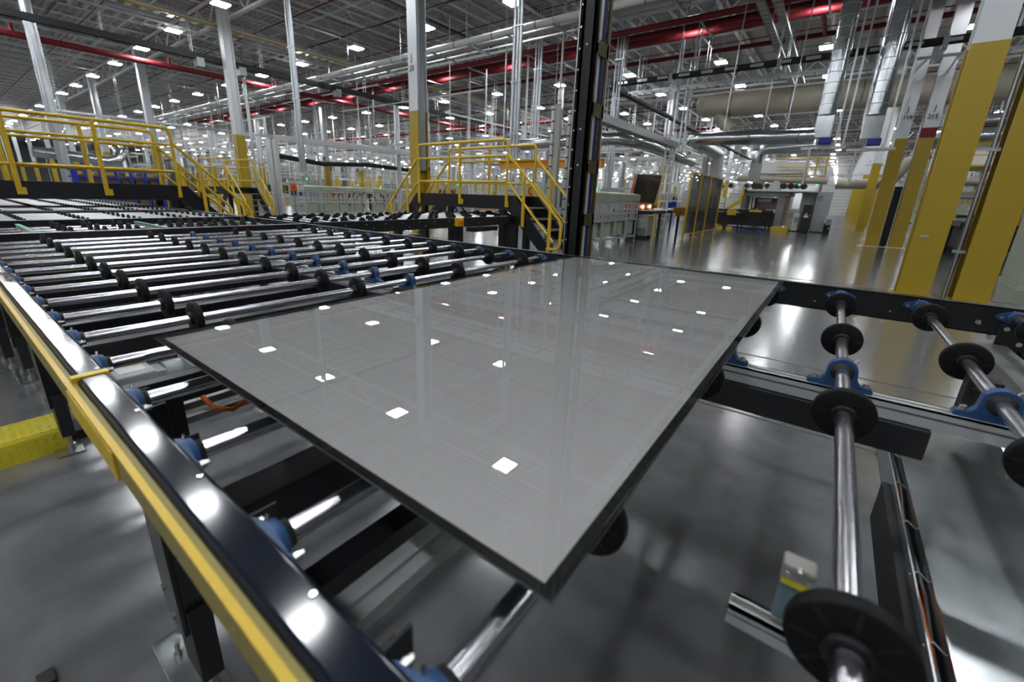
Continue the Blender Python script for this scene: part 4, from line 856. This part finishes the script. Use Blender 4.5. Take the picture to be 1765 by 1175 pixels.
bundle('pair of conduits dropping behind the guard fence', -7.6, 26.0, h(1.0), 2, 0.05, 0.2)
bundle('thin grey pole between the two nearest yellow columns', 1.76, 10.5, 0.0, 1, 0.03)
rnd = random.Random(11)
def near_col(X, Y):
    return (min(abs(((X + 11.1) / 12.2) % 1), 1 - abs(((X + 11.1) / 12.2) % 1)) * 12.2 < 0.9 or min(abs(((X + 11.1) / 12.45) % 1), 1 - abs(((X + 11.1) / 12.45) % 1)) * 12.45 < 0.9) and min(((Y - 10.2) / 12.2) % 1, 1 - ((Y - 10.2) / 12.2) % 1) * 12.2 < 0.9
for k in range(58):
    X = rnd.uniform(-62, -9); Y = rnd.uniform(16, 80)
    if near_col(X, Y): X += 1.8
    bundle('thin conduit drop among the distant machines, number %s of the %s row' % (ORD[k % 20], ORD[k // 20]), X, Y, h(rnd.choice([-0.4, 0.2, 0.8])), rnd.choice([1, 2, 2, 3]), rnd.choice([0.03, 0.05, 0.07]), 0.16)
# ducts in the middle distance
tag(build(MB().box(-9.5,-9.44,17.5,17.56,h(2.5),ZR-0.1).box(-6.83,-6.77,22,22.06,h(2.2),ZR-0.1).tube([(-12.5,18,h(2.3)),(-9.5,17.5,h(2.35)),(-7.6,17.6,h(2.3)),(-6.9,18.6,h(2.2)),(-6.8,26,h(2.0))], 0.24, 16), 'air_duct', GALV), 'galvanised duct passing behind the black mast at rail height', 'duct')
tag(build(MB().box(-30.05,-29.95,4.5,4.6,0,h(1.1)).box(-30.05,-29.95,6.0,6.1,0,h(1.0)).tube([(-30.0,3.6,h(1.30)),(-30,5.3,h(1.16)),(-30.0,6.2,h(1.06)),(-30,6.6,h(1.15)),(-30.3,6.9,h(1.5)),(-31.5,7.0,h(1.8))], 0.24, 16), 'air_duct', GALV), 'bright curved duct seen through the left yellow railing', 'duct')
tag(build(MB().tube([(-0.4,36,h(1.3)),(1.5,36,h(1.3)),(2.3,36,h(1.6)),(2.8,36,h(2.6)),(3.6,36,h(3.0))], 0.3, 16), 'beige_hose_duct', BEIGE), 'curved beige duct beside the far yellow columns', 'duct')
tag(build(MB().cyl((4.2,24,h(3.1)),(14,24,h(3.2)),0.24,16).cyl((3.0,24,h(3.05)),(4.2,24,h(3.1)),0.24,16), 'air_duct', GALV), 'galvanised duct passing behind the right yellow columns, upper one', 'duct')
tag(build(MB().cyl((2.8,30,h(3.2)),(16,30,h(3.2)),0.5,16), 'air_duct', GALV), 'thick galvanised duct passing behind the right yellow columns, lower one', 'duct')
# orange crane beam
tag(build(MB().box(-12.6,-7.6,16.4,16.6,h(1.15),h(1.45)).box(-12.6,-7.6,16.3,16.7,h(1.42),h(1.46)).box(-12.5,-12.46,16.47,16.51,h(1.46),ZR-0.1,1).box(-7.8,-7.76,16.47,16.51,h(1.46),ZR-0.1,1), 'orange_beam', [bpy.data.materials['orange_sign'], GALVR]), 'orange lifting beam behind the middle footbridge railing', 'beam')

# ------------------------------------------------------------------ left: blue rack with boxes, diamond plate cover
bk = thing('blue_rack', 'blue steel rack full of cardboard boxes behind the left footbridge', 'rack', (-22, 4.8, 0))
b = MB()
for Y in (3.55, 3.85, 4.25, 4.70, 5.15, 5.60, 6.05): b.box(-22.05,-21.95,Y-0.04,Y+0.04,0,h(0.44))
for z in (-0.9, -0.45, -0.06, 0.18, 0.42): b.box(-22.04,-21.96,3.5,6.1,h(z),h(z)+0.05); b.box(-22.9,-22.8,3.5,6.1,h(z),h(z)+0.05)
b.box(-22.06,-21.94,3.45,3.62,0,h(0.47)).box(-22.06,-21.94,6.0,6.15,0,h(0.35))
build(b, 'rack_frame', BLUEP, bk); build(MB().box(-22.9,-22.0,3.5,6.1,h(-0.96),h(-0.9)).box(-22.9,-22.0,3.5,6.1,h(-0.5),h(-0.45)).box(-22.9,-22.0,3.5,6.1,h(-0.10),h(-0.06)), 'rack_shelf', BLUEP, bk)
for k in range(6):
    Y = 3.62 + k*0.42
    for q, z in enumerate((-0.90, -0.45, -0.06)):
        tag(build(MB().box(-22.7,-22.10,Y,Y+0.36,h(z)+0.0,h(z)+0.34), 'cardboard_box', CARD, None, 0.01), 'brown cardboard box in the blue rack, %s column on the %s shelf' % (ORD[k], ('bottom','middle','top')[q]), 'box', 'cardboard boxes in the blue rack')
dp = thing('cable_ramp', 'yellow diamond-plate cable cover on the floor at left edge', 'ramp', (-3.5, -0.3, 0))
b = MB().prism([(-3.72,0.0),(-3.66,0.12),(-3.405,0.12),(-3.385,0.105),(-3.34,0.0)], 'y', -1.6, 0.24)
for i in range(9):
    for j in range(50):
        X = -3.64 + i*0.03; Y = -1.55 + j*0.036; s = 0.007 if (i+j) % 2 else -0.007
        b.bar((X-s, Y-0.008, 0.1205), (X+s, Y+0.008, 0.1205), 0.005, 0.0035)
build(b, 'diamond_plate', DPLATE, dp, 0.0)
b = MB()
for j in range(50):
    for i in range(4):
        Y = -1.55 + j*0.036; q = 0.2 + i*0.2; X = -3.385+0.045*q+0.001; Z = 0.105*(1-q); s = 0.006 if (i+j) % 2 else -0.006
        b.bar((X, Y-0.008, Z+s), (X, Y+0.008, Z-s), 0.004, 0.005, 0, (1,0,0))
build(b, 'front_studs', DPLATE, dp); build(MB().prism([(-3.72,0.0),(-3.66,0.12),(-3.30,0.12),(-3.285,0.105),(-3.24,0.0)], 'y', 0.42, 0.8), 'inner_cover', DPLATE, dp); build(MB().box(-3.62,-3.42,0.24,0.9,0,0.06).cyl((-3.5,0.2,0.02),(-3.5,1.6,0.02),0.015,8), 'cable_channel', BLACKM, dp)
tag(build(MB().box(-1.72,-1.66,-0.10,-0.06,0,0.015), 'floor_scrap', BLACKM), 'small dark scrap lying on the floor left of the conveyor', 'scrap')

# ------------------------------------------------------------------ right of the columns
g = thing('cabinet', 'pale green cabinet at the right edge behind the nearest columns', 'cabinet', (3.5, 13.2, 0))
build(MB().box(3.15,4.4,12.9,14.2,0.12,1.9), 'cabinet_body', GREEN, g, 0.02); build(MB().box(3.13,4.42,12.88,14.2,0,0.12), 'plinth', GREEN, g)
ln = thing('dark_process_line', 'long dark machine line with orange and yellow guards beyond the right columns', 'machine', (5.5, 24, 0))
build(MB().box(4.0,9.0,19.5,19.6,h(-0.55),h(-0.42)).box(4.0,9.0,21.0,21.1,h(-0.55),h(-0.42)).box(3.2,3.4,20,29,h(-0.55),h(-0.42)), 'side_beam', BLACK, ln)
build(MB().box(4.0,9.0,19.4,19.5,h(-0.42),h(-0.22)), 'orange_guard', ORANGE, ln)
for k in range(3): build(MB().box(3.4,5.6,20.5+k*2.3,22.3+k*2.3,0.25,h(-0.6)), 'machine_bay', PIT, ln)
for k in range(4): build(MB().box(3.3,3.42,20+k*2.3,20.12+k*2.3,0,h(-0.5)), 'leg', BLACK, ln)
for k in range(12): build(MB().cyl((3.4,20.6+k*0.6,h(-0.40)),(5.6,20.6+k*0.6,h(-0.40)),0.035,8), 'roller', CHROME, ln)
build(MB().box(3.2,3.35,22,26,h(-0.35),h(-0.15)).box(4.2,4.6,23.6,24.0,h(-0.2),h(0.35)), 'yellow_guard', YEL, ln)
p2 = thing('press_machine', 'second grey press seen between the right yellow columns', 'press', (5, 30, 0))
build(MB().box(3.8,4.2,29.6,33,0.1,h(0.5)).box(6.6,7.0,29.6,33,0.1,h(0.5)).box(3.6,7.2,29.5,33,h(0.5),h(0.75)), 'press_frame', MGREY, p2)
build(MB().box(4.2,6.6,30,33,0.1,h(-0.3)), 'press_bed', PIT, p2); build(MB().cyl((3.6,29.4,h(1.2)),(8.5,29.4,h(1.2)),0.18,14), 'beige_pipe', BEIGE, p2)
build(MB().box(3.4,9,29.2,33,h(1.85),h(1.92)).box(3.4,9,29.2,29.26,h(2.3),h(2.35)), 'yellow_rail', YEL, p2); build(MB().box(3.8,7.6,29.8,32.5,h(1.95),h(2.8)), 'white_box', WPIPE, p2)
bkp = thing('black_pillar', 'black square pillar between two yellow columns of the aisle pair', 'pillar', (1.72, 23.1, 0))
build(MB().box(1.60,1.82,23.0,23.25,0.02,h(0.75)), 'pillar_body', BLACKM, bkp); build(MB().box(1.55,1.87,22.95,23.3,0,0.02), 'pillar_base', BLACKM, bkp)
tag(build(MB().tube([(1.60,22.9,0.02),(1.50,22.8,0.02),(1.42,22.9,0.02),(1.40,23.2,0.3)], 0.02, 6), 'floor_cable', BLACKM), 'black cable on the floor at the foot of the black pillar', 'cable')
# far end of the aisle
tag(build(MB().box(-3.5,3.2,88,88.2,0.0,h(3.2)), 'roller_door', WPIPE), 'white closed roller door at the end of the long aisle', 'door')
b = MB()
for q in range(9): b.box(-3.4,3.1,87.94,88.0,0.3+q*0.5,0.33+q*0.5)
build(b, 'door_slat_line', SLOT, bpy.data.objects['roller_door'])

tag(build(MB().box(-10.85,-10.3,9.75,10.35,h(7.45),h(8.35)), 'junction_box', LGREY), 'big light grey box fixed near the top of the nearest left column', 'box')
tag(build(MB().box(1.215,1.325,10.328,10.337,1.035,1.065), 'label_plate', MGREY), 'small grey plate on the nearest yellow column', 'plate')
# ------------------------------------------------------------------ distant machines
def machine_proto(kind):
    if kind == 0:
        t = thing('process_cabinet', '', 'cabinet', (0,0,0)); build(MB().box(-0.9,0.9,-0.5,0.5,0.12,1.85), 'cabinet_body', GREEN, t, 0.02)
        build(MB().box(-0.88,-0.02,-0.52,-0.5,0.2,1.78).box(0.02,0.88,-0.52,-0.5,0.2,1.78), 'cabinet_door', LGREY, t); build(MB().box(-0.85,0.85,-0.45,0.45,0,0.12), 'plinth', BLACKM, t)
        build(MB().cyl((0.7,0.2,1.85),(0.7,0.2,2.1),0.03,8).cyl((0.7,0.2,2.1),(0.7,0.2,2.2),0.04,8), 'signal_tower', LEDG, t)
    elif kind == 1:
        t = thing('yellow_guardrail', '', 'guardrail', (0,0,0)); b = MB()
        for k in range(5): b.cyl((k*0.9-1.8,0,0),(k*0.9-1.8,0,1.95),0.035,6)
        for z in (0.6, 1.25, 1.93): b.cyl((-1.8,0,z),(1.8,0,z),0.03,6)
        build(b, 'rail_frame', YEL, t); build(MB().box(-1.8,1.8,-0.02,0.02,0.02,0.14), 'toe_board', YEL, t)
    elif kind == 2:
        t = thing('enclosure', '', 'machine', (0,0,0)); build(MB().box(-1.6,1.6,-1.0,1.0,0.1,2.2), 'enclosure_body', MGREY, t, 0.03)
        build(MB().box(-1.3,-0.2,-1.02,-1.0,0.9,1.9).box(0.2,1.3,-1.02,-1.0,0.9,1.9), 'window', PIT, t); build(MB().box(-1.5,1.5,-0.9,0.9,2.2,2.3).cyl((0,0,2.3),(0,0,4.2),0.2,12), 'exhaust', GALV, t)
        build(MB().cyl((1.4,-0.8,2.2),(1.4,-0.8,2.5),0.04,8), 'signal_tower', LEDG, t)
    elif kind == 3:
        t = thing('roller_table', '', 'conveyor', (0,0,0)); b = MB()
        b.box(-2.2,2.2,-0.75,-0.68,0.95,1.1).box(-2.2,2.2,0.68,0.75,0.95,1.1)
        for X in (-2.0,-0.7,0.7,2.0): b.box(X-0.05,X+0.05,-0.75,-0.66,0,0.95).box(X-0.05,X+0.05,0.66,0.75,0,0.95)
        build(b, 'table_frame', BLACK, t); b = MB()
        for k in range(17): b.cyl((-2.0+k*0.25,-0.68,1.06),(-2.0+k*0.25,0.68,1.06),0.03,6)
        build(b, 'rollers', CHROME, t)
    else:
        t = thing('tall_frame', '', 'frame', (0,0,0)); b = MB()
        for X in (-1.2,1.2):
            for Y in (-0.8,0.8): b.box(X-0.05,X+0.05,Y-0.05,Y+0.05,0,3.2)
        for z in (1.4,3.15): b.box(-1.2,1.2,-0.85,-0.75,z,z+0.1).box(-1.2,1.2,0.75,0.85,z,z+0.1).box(-1.25,-1.15,-0.8,0.8,z,z+0.1).box(1.15,1.25,-0.8,0.8,z,z+0.1)
        build(b, 'frame_bars', LGREY, t); build(MB().box(-1.0,1.0,-0.6,0.6,0.3,1.3), 'frame_body', BLUEP, t)
    return t
KIND = ['pale green process cabinet', 'yellow guardrail', 'grey machine enclosure with an exhaust', 'black roller table', 'pale open machine frame']
GRP = ['distant process cabinets', 'distant yellow guardrails', 'distant enclosures', 'distant roller tables', 'distant open frames']
cnt = [0]*5; protos = [None]*5
KEEP = [(-36,-28,20,26),(-29,-25,23.5,32),(-20,-16.5,8,29),(-26,-22.5,12,23),(-14,-9.5,16,18.5),(-11,-6,24,30),(-31.5,-29,2,16),(-28.5,-26.5,3,5),(-23.5,-21,3,7)]
def place_machine(kind, X, Y, rz):
    if any(a-1.8 < X < c+1.8 and d-1.2 < Y < e+1.2 for a, c, d, e in KEEP) or near_col(X, Y) or near_col(X+1.3, Y) or near_col(X-1.3, Y): return
    i = cnt[kind]; cnt[kind] += 1
    lab = '%s, %s from the mast in the %s distant line' % (KIND[kind], ORD[i % 12], ORD[i // 12])
    if protos[kind] is None:
        t = machine_proto(kind); protos[kind] = t; t.location = (X, Y, 0); t.rotation_euler = (0, 0, rz); t['label'] = lab
    else: t = dup(protos[kind], (X, Y, 0), lab, rz)
    t['group'] = GRP[kind]
rows = [(-9.5, 24, 3), (-14.5, 13.0, 5), (-17.0, 20, 4), (-21.5, 28, 4), (-29, 16, 6), (-33, 30, 4), (-40, 12, 6), (-45, 24, 5), (-52, 14, 5), (-58, 28, 4)]
rk = 0
for X0, Ya, nn in rows:
    for k in range(nn*2):
        Y = Ya + k*5.2 + rnd.uniform(-0.6, 0.6)
        if Y > 85: break
        place_machine((rk*3 + k*2 + (k // 3)) % 5, X0 + rnd.uniform(-0.5, 0.5), Y, PI/2 if (rk+k) % 2 else 0.0); 
    rk += 1
for k in range(5): place_machine(2 if k % 2 else 0, -6.0 + rnd.uniform(-0.3, 0.3), 38 + k*7, 0)
for k in range(6): place_machine((0, 1, 3)[k % 3], 5.5, 38 + k*7, PI/2)

# fine steelwork, hangers and pipes too far and too many to tell apart
b = MB(); b2 = MB(); b3 = MB()
for k in range(2600):
    Y = rnd.uniform(17, 140); X = rnd.uniform(-150, -9) if rnd.random() < 0.85 else rnd.uniform(3.2, 14)
    if (X > -10 and Y < 34) or near_col(X, Y): continue
    q = rnd.random(); z = rnd.uniform(1.6, 6.8); s_ = rnd.choice([0.03, 0.05, 0.08]); bb = (b, b, b2, b2, b3)[rnd.randrange(5)]
    if q < 0.5: bb.box(X, X+s_, Y, Y+s_, h(z-rnd.uniform(1.0, 4.0)) if z > 3 else h(-0.6), h(8.2))
    elif q < 0.72: L = rnd.uniform(3, 14); bb.box(X, X+L, Y, Y+s_, h(z), h(z)+s_*1.5)
    else: L = rnd.uniform(3, 14); bb.box(X, X+s_, Y, Y+L, h(z), h(z)+s_*1.5)
for bb, m, lb in ((b, LGREY, 'thin grey steel hangers and pipes crowding the far hall'), (b2, WPIPE, 'thin white pipes and hangers crowding the far hall'), (b3, STEEL, 'thin dark steel hangers and trays crowding the far hall')):
    o = tag(build(bb, 'distant_steelwork', m), lb, 'steelwork'); o['kind'] = 'stuff'
b = MB(); b2 = MB()
for k in range(420):
    X = rnd.uniform(-150, -26) if k % 5 else rnd.uniform(4, 20); Y = rnd.uniform(36, 150)
    if near_col(X, Y) or near_col(X+1.5, Y): continue
    if rnd.random() < 0.5: b.box(X, X+rnd.uniform(0.5, 3.0), Y, Y+0.6, 0, rnd.uniform(1.0, 2.6))
    else:
        L = rnd.uniform(1.5, 4.0); H_ = rnd.uniform(1.8, 3.0)
        for q in range(4): b2.box(X+q*L/3, X+q*L/3+0.08, Y, Y+0.08, 0, H_)
        b2.box(X, X+L, Y, Y+0.06, H_*0.5, H_*0.5+0.08).box(X, X+L, Y, Y+0.06, H_-0.08, H_)
o = tag(build(b, 'distant_cabinets', LGREY), 'crowd of pale machine boxes near the horizon of the hall', 'machines'); o['kind'] = 'stuff'
o = tag(build(b2, 'distant_yellow_guards', YEL), 'crowd of small yellow guards near the horizon of the hall', 'guards'); o['kind'] = 'stuff'
b = MB()
for i in range(26):
    for j in range(36):
        X = 3.0-5.0*i; Y = 9+5.4*j
        if X > -85 and Y < 108: continue
        b.box(X-0.25, X+0.25, Y-0.28, Y+0.28, h(7.0), h(7.03))
o = tag(build(b, 'distant_lamps', LAMPM), 'small far high-bay lamps in lines toward the horizon', 'lamps'); o['kind'] = 'stuff'
b = MB(); b2 = MB()
for i in range(5):
    for j in range(13):
        X = -97.6-12.2*i; Y = 10.15+12.2*j; b.box(X-0.2, X+0.2, Y-0.2, Y+0.2, 3.95, ZR-0.7); b2.box(X-0.21, X+0.21, Y-0.21, Y+0.21, 0, 3.95)
for i in range(8):
    X = -11.1-12.4*i; b.box(X-0.2, X+0.2, 132.3, 132.7, 3.95, ZR-0.7); b2.box(X-0.21, X+0.21, 132.3, 132.7, 0, 3.95)
o = tag(build(b, 'distant_column_tops', WHITE), 'white upper parts of the farthest columns', 'columns'); o['kind'] = 'stuff'
o = tag(build(b2, 'distant_column_feet', YELC), 'yellow lower parts of the farthest columns', 'columns'); o['kind'] = 'stuff'
for o in list(COL.objects):
    if o.parent is None and 'label' in o.keys() and len(o['label'].split()) > 16: print('LONG', o.name, o['label'])
